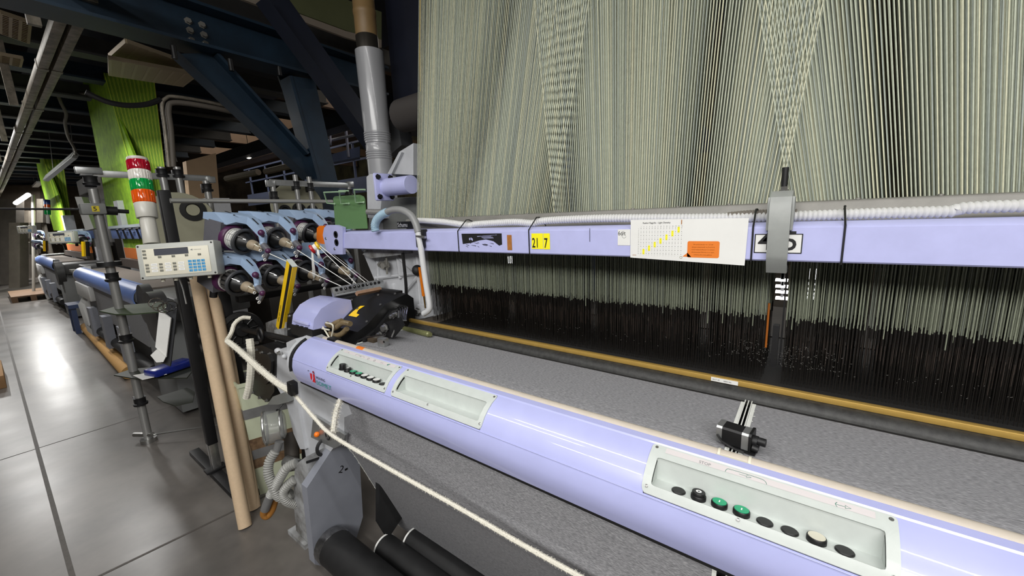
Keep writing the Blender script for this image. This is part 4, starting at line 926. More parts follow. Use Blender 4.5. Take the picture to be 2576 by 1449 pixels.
for i in range(4):
    for j in range(4):
        m = MB(); m.box((.058+.0205*i,.003-.0165*j-.014,.0035), (.0165,.0125,.002), None, .0008); m.text('789A456B123C0.-E'[j*4+i], .009, Matrix.Translation((.054+.0205*i,-.014-.0165*j-.0,.0048)), 1); TB(m, 'blue_key', [mt('key_blue',(70,150,200),.45), ink], face, 'blue key', 0)
for x, y in [(-.142,.058),(-.142,.040),(-.142,.022),(-.076,.022),(-.014,.022),(.047,.022),(.107,.022)]+[(x,-.016-.0165*j) for x in (-.138,-.076,-.014) for j in range(3)]:
    m = MB(); m.box((x,y,.0035), (.0155,.011,.002), None, .0008); TB(m, 'grey_key', mt('key_grey',(112,112,102),.5), face)
for x in (-.106,-.044,.017):
    for j in range(3):
        m = MB(); m.box((x,-.016-.0165*j,.003), (.028,.0125,.0008)); m.box((x,-.016-.0165*j,.0035), (.018,.0012,.0005), None, 0, 1); TB(m, 'key_label', [paper, inkgrey], face, sm=0)
m = MB(); m.text('WEAVING', .008, Matrix.Translation((.082,.046,.0028)), 0); m.add([(.066,.049,.0028),(.078,.054,.0028),(.078,.044,.0028)], [[0,1,2]], 0); TB(m, 'printed_logo', inkgrey, face, sm=0)
for x in (-1, 1):
    for y in (-1, 1):
        m = MB(); m.lathe((x*(w/2-.012), y*(h_/2-.012), .0), (0,0,1), [(0,.005),(.0015,.004)], 12); TB(m, 'screw', blackm)
m = MB()
for x in (-.10,-.04,.03,.12): m.cyl((x,-h_/2,-.04),(x,-h_/2-.014,-.04),.009)
TB(m, 'cable_gland', ivory)
m = MB(); m.tube([V(-.03,-h_/2,-.05),V(-.02,-.16,-.05),V(-.01,-.24,-.04)],.004,6); TB(m, 'hanging_wire', steel)
# ---------------------------------------------------------------- signal tower
st = thing('signal_tower', 'signal tower light with red, white, green and orange lenses on terminal', 'signal light', ont(380,606,1.95))
A = ont(382,613,1.95); B_ = ont(345,398,1.95); ax = (B_-A).normalized(); Lt = (B_-A).length
def seg2(nm, f0, f1, r0, r1, mat, lbl=None):
    m = MB(); m.lathe(A+ax*(Lt*f0), ax, [(0,r0*.97),(.002,r0),(Lt*(f1-f0)-.002,r1),(Lt*(f1-f0),r1*.97)], 28); return m.build(nm, mat, st, lbl)
seg2('stem', 0, .30, .033, .030, mt('tower_grey',(180,178,170),.35)); seg2('collar', .30, .47, .041, .0425, mt('tower_grey',(180,178,170),.35))
for nm, f0, f1, rgb in (('orange_lens',.47,.615,(206,80,14)),('green_lens',.615,.74,(10,136,62)),('clear_lens',.74,.85,(206,202,194)),('red_lens',.85,.965,(150,10,34))):
    q = seg2(nm, f0, f1, .042, .042, mt(nm, rgb, .15, coat=.6)); m = MB()
    for k in range(24):
        e = ax.orthogonal().normalized(); g = ax.cross(e); p = A+ax*(Lt*f0+.003)+(e*math.cos(k*PI/12)+g*math.sin(k*PI/12))*.042; m.tube([p, p+ax*(Lt*(f1-f0)-.006)], .002, 5)
    m.build('lens_rib', MATS[nm], q)
seg2('top_cap', .965, 1.0, .042, .040, mt('tower_grey',(180,178,170),.35))
# ---------------------------------------------------------------- black mast
ms = thing('black_mast', 'black square mast with flat foot carrying the control terminal', 'mast', (-3.03,.68,0))
m = MB(); m.bb(-3.055,-3.0,.655,.71,.22,1.83,.004); m.build('mast_tube', blackm, ms)
m = MB(); m.bb(-3.052,-3.003,.658,.707,.0,.22,.004); m.build('lower_tube', steel, ms)
m = MB(); m.bb(-3.45,-2.62,.64,.70,.0,.035,.003); m.bb(-3.06,-2.99,.62,.73,.035,.05,.002); m.build('foot_bar', blackm, ms)
m = MB(); m.bb(-3.02,-2.72,.66,.70,1.42,1.45); m.build('bracket_arm', blackm, ms)
# ---------------------------------------------------------------- cardboard tubes and bin
def ctube(a, b, r, label):
    m = MB(); ax = (b-a).normalized(); L = (b-a).length
    m.lathe(a, ax, [(.02,r*.8),(0,r*.82),(0,r),(L,r),(L,r*.82),(L-.02,r*.8)], 28)
    e = ax.cross(V(.6,-.8,0)).normalized(); n_ = (V(.75,-.6,0)); n_ = (n_-ax*n_.dot(ax)).normalized(); sd = (n_*.9+e*.43).normalized()
    o = tag(m.build('cardboard_tube', cardb), label, 'cardboard tube', 'cardboard tubes leaning by the mast')
    return o
b1 = onz(610,1335,.0)+V(-.02,.02,.0)
ctube(b1, ont(492,690,2.26), .032, 'beige cardboard tube leaning at the front, its foot nearest the camera')
ctube(onz(628,1293,.0)+V(-.03,.03,0), ont(529,690,2.30), .031, 'beige cardboard tube leaning behind the front one, ending under terminal corner')
ctube(onz(612,1310,.0)+V(-.06,.08,0), ont(541,700,2.40), .031, 'third cardboard tube, hidden most of its length behind the other two')
bi = thing('tall_bin', 'tall pale green plastic bin banded with grey and brown tape', 'bin', (-2.60,.80,0))
bx = [(-2.77,.755),(-2.535,.735),(-2.45,1.0),(-2.70,1.02)]
def ring(mb, sc0, z0, sc1, z1, mi=0, off=0):
    c0 = V(sum(p[0] for p in bx)/4, sum(p[1] for p in bx)/4, 0); o = len(mb.v)
    for sc, z in ((sc0, z0), (sc1, z1)):
        for x, y in bx: mb.v.append(V(c0.x+(x-c0.x)*sc, c0.y+(y-c0.y)*sc, z))
    for j in range(4): mb.f.append([o+j, o+(j+1)%4, o+4+(j+1)%4, o+4+j]); mb.m.append(mi)
sc = lambda z: .86+.14*z/.72
m = MB(); ring(m, sc(0), .0, sc(.72), .72); ring(m, sc(.72)*1.04, .70, sc(.72)*1.04, .725); ring(m, sc(.72)*.97, .72, sc(.1)*.95, .02); o = len(m.v); ring(m, sc(.72)*1.04, .725, sc(.72)*.97, .72); ring(m, .84, .002, .01, .002); m.build('bin_body', lgreen, bi, smooth=0)
for z0, z1, mt_, nm in ((.50,.56,greytape,'grey_tape_band'),(.30,.37,browntape,'brown_tape_band'),(.24,.30,greytape,'grey_tape_band'),(.18,.24,browntape,'brown_tape_band'),(.62,.72,greytape,'inner_tape')):
    m = MB()
    if nm == 'inner_tape': ring(m, sc(.72)*.965, z1-.005, sc(.6)*.95, z0)
    else: ring(m, sc(z0)*1.015, z0, sc(z1)*1.015, z1); ring(m, sc(z1)*1.015, z1, sc(z1)*.99, z1); ring(m, sc(z0)*1.015, z0, sc(z0)*.99, z0)
    m.build(nm, mt_, bi, smooth=0)
# ---------------------------------------------------------------- post with clamps and shelves
def post(name, label, x, y, z0, z1, clamps, r=.026, group=None):
    t = thing(name, label, 'post', (x, y, z0), group=group)
    m = MB(); m.cyl((x,y,z0),(x,y,z1),r,n=18); m.build('tube', mt('tube_steel',(176,176,174),.32,.55,noise=4,amt=.3,scale=(1,1,.2)), t)
    for z in clamps:
        m = MB(); m.lathe((x,y,z-.03), (0,0,1), [(0,r*1.6),(.015,r*1.7),(.02,r*1.3),(.05,r*1.3),(.06,r*1.5)], 20); m.bb(x-r*2.6,x-r*1.1,y-r*1.1,y+r*1.1,z-.04,z+.03,.003); m.build('clamp', blackm, t)
    return t
px_, py_ = -3.97, .52
zof = lambda x, y: onx(x, y, px_).z
lp = post('creel_post', 'tall chrome post with black clamps and dark shelves in the aisle', px_, py_, 0.02, 1.90, [zof(235,455), zof(284,696), zof(320,850), zof(348,1010)])
m = MB(); m.cyl((px_,py_,0),(px_,py_,.03),.05); m.tube([(px_-.09,py_-.06,.06),(px_+.04,py_+.02,.06)],.018,8); m.tube([V(px_,py_,.05), V(-3.45,1.0,.10)], .006, 6); m.build('post_foot', steel, lp)
m = MB(); m.lathe((px_,py_,zof(280,665)-.01),(0,0,1),[(0,.065),(.03,.065)],18); m.build('clamp', blackm, lp)
m = MB(); a = V(px_,py_,zof(225,433)); m.box(a+V(0,0,.01), (.05,.13,.045), None, .006); m.build('bar_clamp', alu, lp)
m = MB(); q = onx(233,526,px_); m.box(q, (.10,.125,.075), None, .010); sb = m.build('sensor_box', midgrey, lp)
m = MB(); M = frame(q+V(.0505,.012,0), (0,1,0), (1,0,0)); m.rect(M,-.022,-.019,.014,.019,.0005,0); m.text('5',.038,M @ Matrix.Translation((-.016,-.013,.001)),1,bold=.02); m.build('number_sticker', [mt('sticker_dull',(200,180,40),.5), ink], sb, 'yellow sticker reading 5', recalc=False, smooth=0)
m = MB(); m.cyl(q+V(0,.06,-.01), q+V(0,.12,-.015), .03); m.cyl(q+V(0,.12,-.015), q+V(0,.18,-.02), .014); m.build('sensor_head', blackm, sb)
m = MB(); m.cyl(q+V(-.02,-.06,.0), q+V(-.3,-.5,.02), .007); m.build('sensor_arm', blackm, sb)
def shelf(px, z, mat, lbl):
    m = MB(); pts = [onz(x, y, z) for x, y in px]; m.prism(pts, (0,0,-.008)); return m.build('shelf', mat, lp, lbl)
zz = zof(305,775); shelf(((250,782),(300,768),(400,760),(430,766),(420,782),(330,790),(290,790)), zz, dgreen, 'dark green leaf shaped shelf')
zz = zof(328,935); shelf(((286,943),(330,928),(470,915),(490,925),(470,950),(340,952)), zz, mt('shelf_black',(40,44,36),.5), 'dark lower shelf')
zz = zof(345,1000); shelf(((395,998),(470,975),(490,985),(485,1010),(440,1020),(410,1010)), zz, mt('shelf_black',(40,44,36),.5), 'small dark shelf near floor')
# clipboard and pack on the shelves
cb = thing('clipboard', 'clipboard of white papers with wire rings hanging from the mast', 'papers', ont(415,920,2.5))
m = MB(); m.prism([ont(*p,2.52) for p in ((420,750),(447,764),(428,922),(404,912))], V(-.012,.008,0)); m.build('board', dkgrey, cb)
m = MB(); m.prism([ont(*p,2.50) for p in ((403,778),(432,800),(420,898),(393,872))], V(.006,-.006,0)); m.prism([ont(*p,2.49) for p in ((380,893),(396,878),(418,898),(412,910),(395,911))], V(.004,-.004,0)); m.build('paper_sheets', paper, cb)
for p in ((392,762),(402,770),(415,775),(428,770)):
    m = MB(); q = ont(*p,2.47); m.tube([q+V(0,.035*math.cos(k*PI/8),.03*math.sin(k*PI/8)) for k in range(16)], .003, 5, closed=True); m.build('wire_ring', chrome, cb)
z2 = zof(328,932)
m = MB(); c_ = onz(430,932,z2); m.box(c_+V(0,0,.025), (.14,.26,.05), Matrix.Rotation(.3,3,'Z'), .012); tag(m.build('blue_pack', mt('blue_film',(30,44,130),.25,noise=20,amt=.4)), 'small blue plastic pack lying on dark shelf of the post', 'package')
m = MB(); m.prism([onz(x,y,z2+.004) for x, y in ((335,945),(395,935),(420,942),(358,956))], (0,0,.004)); tag(m.build('paper_note', paper), 'white sheet of paper lying on dark shelf beside the blue pack', 'paper')
# other posts of the yarn creel with flat bars
PZ = 2.0
def cp(x, y): return onx(x, y, -3.97)
for px, lb_, cl_ in (((405,420),'chrome creel post left of two behind the signal tower',[2.03]),((445,420),'chrome creel post right of two behind the signal tower',[2.03]),((518,455),'chrome creel post carrying the end of flat bar before beige board',[1.93])):
    q = cp(*px); post('creel_post', lb_, q.x, q.y, 0, q.z, cl_, .024)
for px, lb_ in (((686,465),'chrome creel post left of big round disc above the rail'),((742,440),'chrome creel post at middle of disc, left of close pair'),((777,445),'chrome creel post at middle of disc, right of close pair'),((877,462),'short chrome creel post left of grey pipe above green plate')):
    q = onx(*px, -3.3); post('creel_post', lb_, q.x, q.y, 0, q.z, [q.z-.08], .018)
def bar(a, b, label):
    d = b-a; m = MB(); m.box((a+b)/2, (d.length, .012, .045), Matrix.Rotation(math.atan2(d.y,d.x),3,'Z'), .002); 
    for p in (a, b): m.box(p, (.06,.035,.05), Matrix.Rotation(math.atan2(d.y,d.x),3,'Z'), .004)
    return tag(m.build('flat_bar', alu), label, 'bar')
bar(cp(215,432), cp(530,452), 'aluminium flat bar joining tall post to creel posts across lime yarn')
a = onx(680,462,-3.3); b = onx(880,464,-3.3); bar(a, b, 'aluminium flat bar with clamps in front of the navy column foot')
cg = lambda *p: [onx(x, y, -3.97) for x, y in p]
m = MB(); m.tube(spline(cg((425,420),(416,330),(408,265),(418,247),(440,243),(520,256),(590,272))), .0125, 10); tag(m.build('cable_conduit', ductm), 'bent grey conduit rising from the creel posts and turning right', 'conduit')
m = MB(); m.tube(spline(cg((436,420),(430,330),(424,275),(440,258),(520,268),(600,285))), .019, 10); tag(m.build('cable_conduit', mt('conduit_dark',(96,90,82),.6)), 'thicker dark grey conduit beside the bent one', 'conduit')
m = MB(); m.tube(spline(cg((404,250),(370,262),(320,265),(270,256),(215,232))), .018, 8); tag(m.build('hanging_cable', black), 'black cable sagging across the lime green yarn curtain', 'cable')
# cone discs
def disc(x, y, X, r, label, holes):
    q = onx(x, y, X); t = thing('cone_holder_disc', label, 'disc', q); 
    m = MB(); m.lathe(q, (1,-.1,0), [(0,r),(-.02,r),(-.021,r*.3)], 36); m.build('disc', mt('disc_cream',(150,148,126),.6,noise=8,amt=.12), t)
    for dx, dz, rr in holes:
        m = MB(); m.lathe(q+V(.002,dx,dz), (1,-.1,0), [(0,rr),(.015,rr),(.016,rr*.6),(-.004,rr*.4)], 20); m.build('yarn_cone', black, t, 'black cone end')
disc(455,562,-3.9,.235,'large pale cone disc behind the black mast top',((.09,.10,.085),(-.2,.10,.05)))
disc(750,520,-3.4,.20,'pale round cone disc with black holes behind the upper feeders',((-.11,-.03,.045),(.0,-.02,.05),(.11,-.03,.045)))
# ---------------------------------------------------------------- hall
floor_m = mt('polished_concrete', (110,105,100), .30, noise=1.3, dark=(80,77,74), spec=.5, bump=.0)
nt = floor_m.node_tree; b = nt.nodes['Principled BSDF']
n2 = nt.nodes.new('ShaderNodeTexNoise'); n2.inputs['Scale'].default_value = 1; n2.inputs['Detail'].default_value = 3
mp = nt.nodes.new('ShaderNodeMapping'); mp.inputs['Scale'].default_value = (3.5, 1.6, 4); tc = nt.nodes.new('ShaderNodeTexCoord'); mr = nt.nodes.new('ShaderNodeMapRange'); mr.inputs['To Min'].default_value = .25; mr.inputs['To Max'].default_value = .36
nt.links.new(tc.outputs['Object'], mp.inputs[0]); nt.links.new(mp.outputs[0], n2.inputs['Vector']); nt.links.new(n2.outputs['Fac'], mr.inputs[0]); nt.links.new(mr.outputs[0], b.inputs['Roughness'])
def st(mb, name, mats): return struct(mb.build(name, mats))
m = MB(); m.bb(-34, 5, -7, 13, -.1, 0); st(m, 'floor', floor_m)
jm = mt('joint_dark', (78,73,68), .6, noise=40, amt=.3)
m = MB(); m.bb(-34,5,-.016,.004,-.01,.0015); st(m, 'trim_1', jm)
j1, j2 = onz(265,1442,0), onz(565,1297,0); d = (j2-j1).normalized(); nrm = V(-d.y,d.x,0)*.007
m = MB(); a, c = j1-d*.5, j2+d*.6; m.prism([a-nrm,a+nrm,c+nrm,c-nrm],(0,0,.0015)); st(m, 'trim_2', jm)
m = MB(); m.bb(-4.61,-4.60,-6,3,-.01,.001); st(m, 'trim_3', jm)
wall_m = mt('hall_wall', (146,134,118), .8, noise=.9, dark=(92,84,74)); wall_b = mt('rear_wall', (86,84,60), .85, noise=1.2, dark=(44,40,34))
m = MB(); m.bb(-34.2,-34,-7,13,0,9); st(m, 'wall_left', wall_m)
m = MB(); m.bb(-34,5,13,13.2,0,9); st(m, 'wall_back', wall_b)
m = MB(); m.bb(-34,5,-7.2,-7,0,9); st(m, 'wall_front', wall_m)
m = MB(); m.bb(5,5.2,-7,13,0,9); st(m, 'wall_right', wall_m)
ceil_m = mt('ceiling_dark', (50,46,42), .8, noise=2, amt=.4)
m = MB(); m.bb(-34,5,-7,13,7.0,7.2); st(m, 'ceiling', ceil_m)
# mezzanine deck over the looms (navy)
k = 4
def stx(mb, mats):
    global k
    o = struct(mb.build('trim_%d' % k, mats)); k += 1; return o
m = MB(); m.bb(-33,-3.7,.9,4.4,4.35,4.5); stx(m, navyd)
for i in range(20):
    x = -5.0-i*1.15
    m = MB(); m.bb(x-.05,x+.05,-.4,4.2,3.77,3.97); m.bb(x-.11,x+.11,-.4,4.2,3.75,3.775); stx(m, navy if i % 2 else mt('deck_grey',(74,74,74),.6,noise=8,amt=.2))
# navy gantry frame beside the loom
Xg = -3.6
gan = thing('gantry_frame', 'navy steel gantry of bolted I-beam, diagonal brace and tapered column, upper left', 'steel frame', (Xg, 1.8, 1.2))
m = MB(); m.pX([(-60,-20),(500,118),(960,238),(960,182),(500,31),(380,-10),(300,-60)], Xg, -.02); bg = m.build('cross_beam', navy, gan)
def flange(px, th, wd, nm):
    m = MB(); a, c = onx(*px[0], Xg), onx(*px[1], Xg); d = (c-a).normalized(); n = d.cross(V(1,0,0)); n = n if n.z > 0 else -n
    m.prism([a-n*th/2, c-n*th/2, c+n*th/2, a+n*th/2], (wd,0,0)); m.v = [v-V(wd/2,0,0) for v in m.v]; return m.build(nm, navy, bg)
flange(((-60,-21),(960,243)),.02,.24,'bottom_flange'); flange(((330,-30),(960,178)),.02,.24,'top_flange')
for x, y in ((473,53),(508,63),(478,77),(513,88),(482,102),(517,111)):
    m = MB(); bolt(m, onx(x,y,Xg), (1,0,0), .018, .02); m.build('bolt', steel if y > 100 else barg, bg)
for x, y in ((437,128),(580,160),(702,173),(805,205)):
    m = MB(); q = onx(x,y,Xg+.1); m.cyl(q-V(0,0,.05), q+V(0,0,.03), .016); m.build('bolt', blackm, bg)
m = MB(); m.pX([(455,135),(540,133),(600,195),(773,384),(800,452),(783,449)], Xg-.02, -.02); br = m.build('brace', navy, gan)
m = MB(); a = [(455,135),(500,178),(783,449)]; 
for p, q in zip(a, a[1:]): A1, A2 = onx(*p,Xg+.06), onx(*q,Xg+.06); m.prism([A1,A2,A2+V(0,-.015,.015),A1+V(0,-.015,.015)],(-.16,0,0))
m.build('lower_flange', navy, br)
m = MB(); p, q = (545,135),(775,388); A1, A2 = onx(*p,Xg+.06), onx(*q,Xg+.06); m.prism([A1,A2,A2+V(0,.015,.015),A1+V(0,.015,.015)],(-.16,0,0)); m.build('upper_flange', navy, br)
m = MB(); m.pX([(728,190),(792,200),(850,458),(880,600),(835,600),(800,455),(765,320)], Xg+.04, -.02); co = m.build('column', navy, gan)
m = MB(); m.pX([(698,185),(735,185),(775,330),(805,460),(800,480),(770,385)], Xg-.12, -.02); m.build('rear_plate', mt('navy_green',(24,44,48),.5), co)
m = MB(); m.pX([(728,190),(735,190),(808,455),(845,600),(835,600),(800,455)], Xg+.05, -.18); m.build('side_plate', navy, co)
m = MB(); a = [(675,-5),(725,-5),(960,327),(960,390),(752,104)]; m.pX(a, -3.0, -.02); 
dbr = tag(m.build('diagonal_brace', navyd), 'dark navy diagonal brace at top, passing behind the grey pipe', 'steel beam')
m = MB(); p, q = (675,-5),(960,388); A1, A2 = onx(*p,-2.93), onx(*q,-2.93); m.prism([A1,A2,A2+V(0,-.012,.012),A1+V(0,-.012,.012)],(-.16,0,0)); m.build('flange', navyd, dbr)
m = MB(); m.bb(-2.35,-2.0,1.85,2.15,2.2,4.2); m.bb(-2.0,-1.55,1.95,2.15,2.05,4.2); tag(m.build('navy_post', mt('navy_post',(22,26,40),.45,noise=3,amt=.3)), 'wide dark navy post right of the grey pipe', 'steel beam')
m = MB(); m.py([(962,302),(1000,298),(1010,365),(975,395)], 1.8, .1); tag(m.build('junction_box', dkgrey), 'dark box at the foot of the navy post', 'box')
m = MB(); m.cyl(ony(1012,292,1.75), ony(1012,292,1.75)+V(.5,.0,0), .10, n=20); tag(m.build('jacquard_roller', mt('roller_dark',(60,56,54),.6)), 'dark roller end beside the left edge of harness cords', 'roller')
# platform fascia above the gantry
m = MB(); m.pX([(560,-20),(870,94),(960,120),(960,100),(870,78),(590,-25)], Xg-.25, -.03); tag(m.build('platform_edge', mt('cream_edge',(176,164,150),.6)), 'cream edge strip of the platform above the big navy beam', 'platform')
m = MB(); m.pX([(590,-28),(870,76),(960,105),(960,30),(860,-5),(800,-40)], Xg-.4, -.1); tag(m.build('platform_cladding', mt('olive_panel',(120,126,88),.7,noise=3,amt=.12)), 'olive green platform panel at top centre left of the pipe', 'panel')
m = MB(); m.bb(-7.5,-4.6,1.2,3.2,4.3,4.34); tag(m.build('platform_underside', mt('underside_grey',(120,112,108),.7)), 'grey underside of the high platform above the olive panel', 'panel')
# gratings
def grating(px, Z, nx, ny, label):
    c = [onz(x, y, Z) for x, y in px]; m = MB()
    for i in range(nx+1):
        a = c[0].lerp(c[3], i/nx); b_ = c[1].lerp(c[2], i/nx); d = b_-a; m.box((a+b_)/2, (d.length,.012,.03), Matrix.Rotation(math.atan2(d.y,d.x),3,'Z'))
    for j in range(ny+1):
        a = c[0].lerp(c[1], j/ny); b_ = c[3].lerp(c[2], j/ny); d = b_-a; m.box((a+b_)/2, (d.length,.018,.034), Matrix.Rotation(math.atan2(d.y,d.x),3,'Z'))
    return tag(m.build('steel_grating', mt('grating',(176,160,134),.5,.3)), label, 'grating')
grating(((318,103),(500,168),(480,190),(276,141)), 3.05, 30, 7, 'upper steel grating panel beside lime yarn curtain')
grating(((276,145),(494,185),(457,214),(276,186)), 2.95, 30, 7, 'lower steel grating panel just above lime yarn curtain')
grating(((0,30),(75,55),(70,105),(0,80)), 3.3, 12, 3, 'steel grating panel at the far upper left corner')
grating(((0,135),(55,145),(50,165),(0,155)), 3.3, 8, 2, 'small steel grating panel left of the double duct')
# light cable trunking along the aisle
du = thing('cable_trunking', 'dusty double cable trunking running along the aisle at upper left', 'trunking', (-8,.59,3.0))
def duct(px0, px1, y, z, w, h):
    pass
for nm, off in (('trunk', -.04), ('trunk', .04)):
    m = MB(); m.bb(-26,-2.9,.60+off-.032,.60+off+.026,2.98,3.05,.003)
    for i in range(9): x = -3.6-i*1.7; m.bb(x-.03,x+.03,.60+off-.036,.60+off+.030,2.975,3.055)
    m.build(nm, ductm, du)
for i in range(6):
    m = MB(); x = -4-i*2.5; m.bb(x-.02,x+.02,.40,.46,2.9,3.5); m.build('hanger', ductm, du)
# hall behind: beams, rails, lamp
for i, (y, z, w) in enumerate(((5.0,3.6,.18),(6.2,3.9,.2),(7.4,4.3,.2),(8.6,4.6,.25))):
    m = MB(); m.bb(-24,3,y-w/2,y+w/2,z,z+.3); m.bb(-24,3,y-w,y+w,z-.02,z+.01); stx(m, mt('hall_beam',(104,84,66),.7,noise=2,amt=.3) if i else navyd)
for i in range(7):
    m = MB(); x = -20+i*3.2; m.bb(x-.08,x+.08,4.6,12.9,4.6,4.9); stx(m, mt('hall_beam',(104,84,66),.7,noise=2,amt=.3))
m = MB(); c = [onx(*p,-6.5) for p in ((468,405),(543,385),(562,620),(490,620))]; m.prism(c,(-.15,0,0)); tag(m.build('beige_board', hallbeige), 'tall beige board standing beyond the creel posts', 'board')
rl = thing('walkway', 'blue grey steel walkway with guard rail across the back of the hall', 'walkway', (-12,6.5,1.9))
Yw = 7.0
m = MB(); z0 = ony(700,478,Yw).z; m.bb(-19,-1.5,Yw,Yw+.9,z0-.35,z0+.0); m.bb(-19,-1.5,Yw-.02,Yw,z0-.45,z0-.15); m.build('deck', railblue, rl)
for zz in (.5, 1.0):
    m = MB(); m.bb(-19,-1.5,Yw,Yw+.05,z0+zz-.025,z0+zz+.025); m.build('rail', railblue, rl)
for i in range(12):
    x = -18.5+i*1.5; m = MB(); m.bb(x-.03,x+.03,Yw,Yw+.05,z0,z0+1.0); m.build('rail_post', railblue, rl)
for i in range(4):
    x = -17+i*4.5; m = MB(); m.bb(x-.1,x+.1,Yw+.1,Yw+.3,0,z0-.35); m.build('support_leg', railblue, rl)
r2 = thing('guard_rail', 'pale guard rail of the higher walkway between navy column and pipe', 'railing', (-5,4.5,2.6))
Yr = 4.6
for p, q in (((815,325),(900,296)),((820,355),(900,338))):
    m = MB(); m.tube([ont(*p,9.5), ont(*q,8.6)], .03, 8); m.build('rail', mt('rail_pale',(150,154,176),.5), r2)
for p, q in (((828,318),(832,365)),((868,305),(877,395))):
    m = MB(); m.tube([ont(*p,9.2), ont(*q,9.2)], .03, 8); m.build('rail_post', MATS['rail_pale'], r2)
m = MB(); m.prism([ont(*p,9.3) for p in ((835,388),(905,368),(905,395),(838,408))], V(-.3,.2,0)); m.build('walkway_edge', railblue, r2)
lampm = mt('lamp_glow', (255,246,230), emit=22.)
tubem = mt('tube_glow', (255,252,246), emit=14.)
m = MB(); q = ont(627,388,11.5); m.lathe(q, (.5,-.8,0), [(-.05,.02),(0,.11),(.03,.13),(.05,.09)], 20); m.cyl(q+V(0,0,.1), V(q.x,q.y,7.0), .008, mi=1); tag(m.build('bay_lamp', [lampm, blackm]), 'bright round lamp glowing beyond the diagonal navy brace', 'lamp')
for p, q, lb_ in (((570,450),(650,433),'grey tube lamp fitting, unlit, hanging left of the navy column'),((668,432),(740,415),'unlit tube lamp fitting meeting the navy brace foot')):
    m = MB(); a, c = ont(*p,8.0), ont(*q,7.6); m.tube([a,c],.06,8); tag(m.build('tube_fitting', mt('fitting',(120,110,96),.6)), lb_, 'lamp')
# hanging tube lamps on the aisle
hl = thing('hanging_lamp', 'unlit ribbed fluorescent lamp hanging before the far lime yarn curtain', 'lamp', (-6,.6,2.2))
a, c = ony(116,452,.62), ony(198,388,.62); a = ont(118,450,8.6); c = ont(190,391,7.7); d = (c-a).normalized()
zl = -RT*.75+UP*.3-FW*.6; du_ = d.normalized(); zl = zl-du_*zl.dot(du_); M = frame((a+c)/2, d, zl); L = (c-a).length; L2 = L
m = MB(); m.prism([M @ V(-L/2,y,z) for y, z in ((-.07,0.03),(.07,.03),(.045,-.04),(-.045,-.04))], d*L); m.build('lamp_housing', mt('lamp_metal',(186,188,186),.4,.2), hl)
m = MB()
for i in range(26): m.box(M @ V(-L/2+L*(i+.5)/26,0,.042), (.014,.13,.015), M.to_3x3())
m.build('louvre', MATS['lamp_metal'], hl)
for x in (-.35,.35):
    m = MB(); m.tube([M @ V(L*x,0,-.05), M @ V(L*x,0,-.05)+V(0,.1,1.2)], .006, 5); m.build('chain', steel, hl)
m = MB(); m.tube(spline([c, ont(188,375,7.7), ont(172,345,7.3), ont(164,310,7.0), ont(166,285,6.8), ont(152,255,6.6), ont(152,236,6.5), ont(215,236,6.3)]), .024, 8); m.build('lamp_cable', mt('cable_grey',(120,116,108),.6), hl)
m = MB(); a = ont(40,511,12.6); c = ont(71,490,12.0); m.tube([a,c],.06,10); tag(m.build('tube_lamp', tubem), 'glowing fluorescent tube lamp far down the aisle at left', 'lamp')
# lime yarn curtains of the next looms
lime = mt('lime_yarn', (160,208,40), .8, noise=7, dark=(120,164,32)); limed = mt('lime_yarn_dark', (110,142,48), .8, noise=40, amt=.35, scale=(8,8,.3)); limel = mt('lime_yarn_light', (200,214,70), .8)
def curtain(px_front, px_side, Y, label, n=40):
    t = thing('yarn_curtain', label, 'yarn curtain', ony(*px_front[2], Y))
    P = [ony(x, y, Y) for x, y in px_front]; m = MB(); m.prism(P, (0,.03,0)); m.build('front_sheet', lime, t)
    S = [ont(x, y, P[1].dot(FW)-CAM.dot(FW)-.1) for x, y in px_side]; rest = MB()
    tl, tr, br_, bl = S
    for i in range(n):
        u = i/(n-1); m = MB(); a = tl.lerp(tr, u); b_ = bl.lerp(br_, u); m.tube([a, b_], (a-tr).length/1e9+.55*(tr-tl).length/n, 4); m.build('yarn_band', (limed, lime, limed, limed, lime, limed, limel)[i % 7] if i else limel, t)
    return t
curtain([(205,190),(258,180),(262,186),(300,300),(352,430),(390,572),(272,572),(255,440),(228,300)], [(262,184),(386,190),(430,560),(372,572)], 1.47, 'wide lime green yarn curtain hanging left of the signal tower', 84)
curtain([(88,400),(112,400),(150,500),(168,580),(135,580),(105,470)], [(110,400),(158,402),(182,575),(165,580)], 1.47, 'far smaller lime green yarn curtain at left behind hanging lamp', 36)
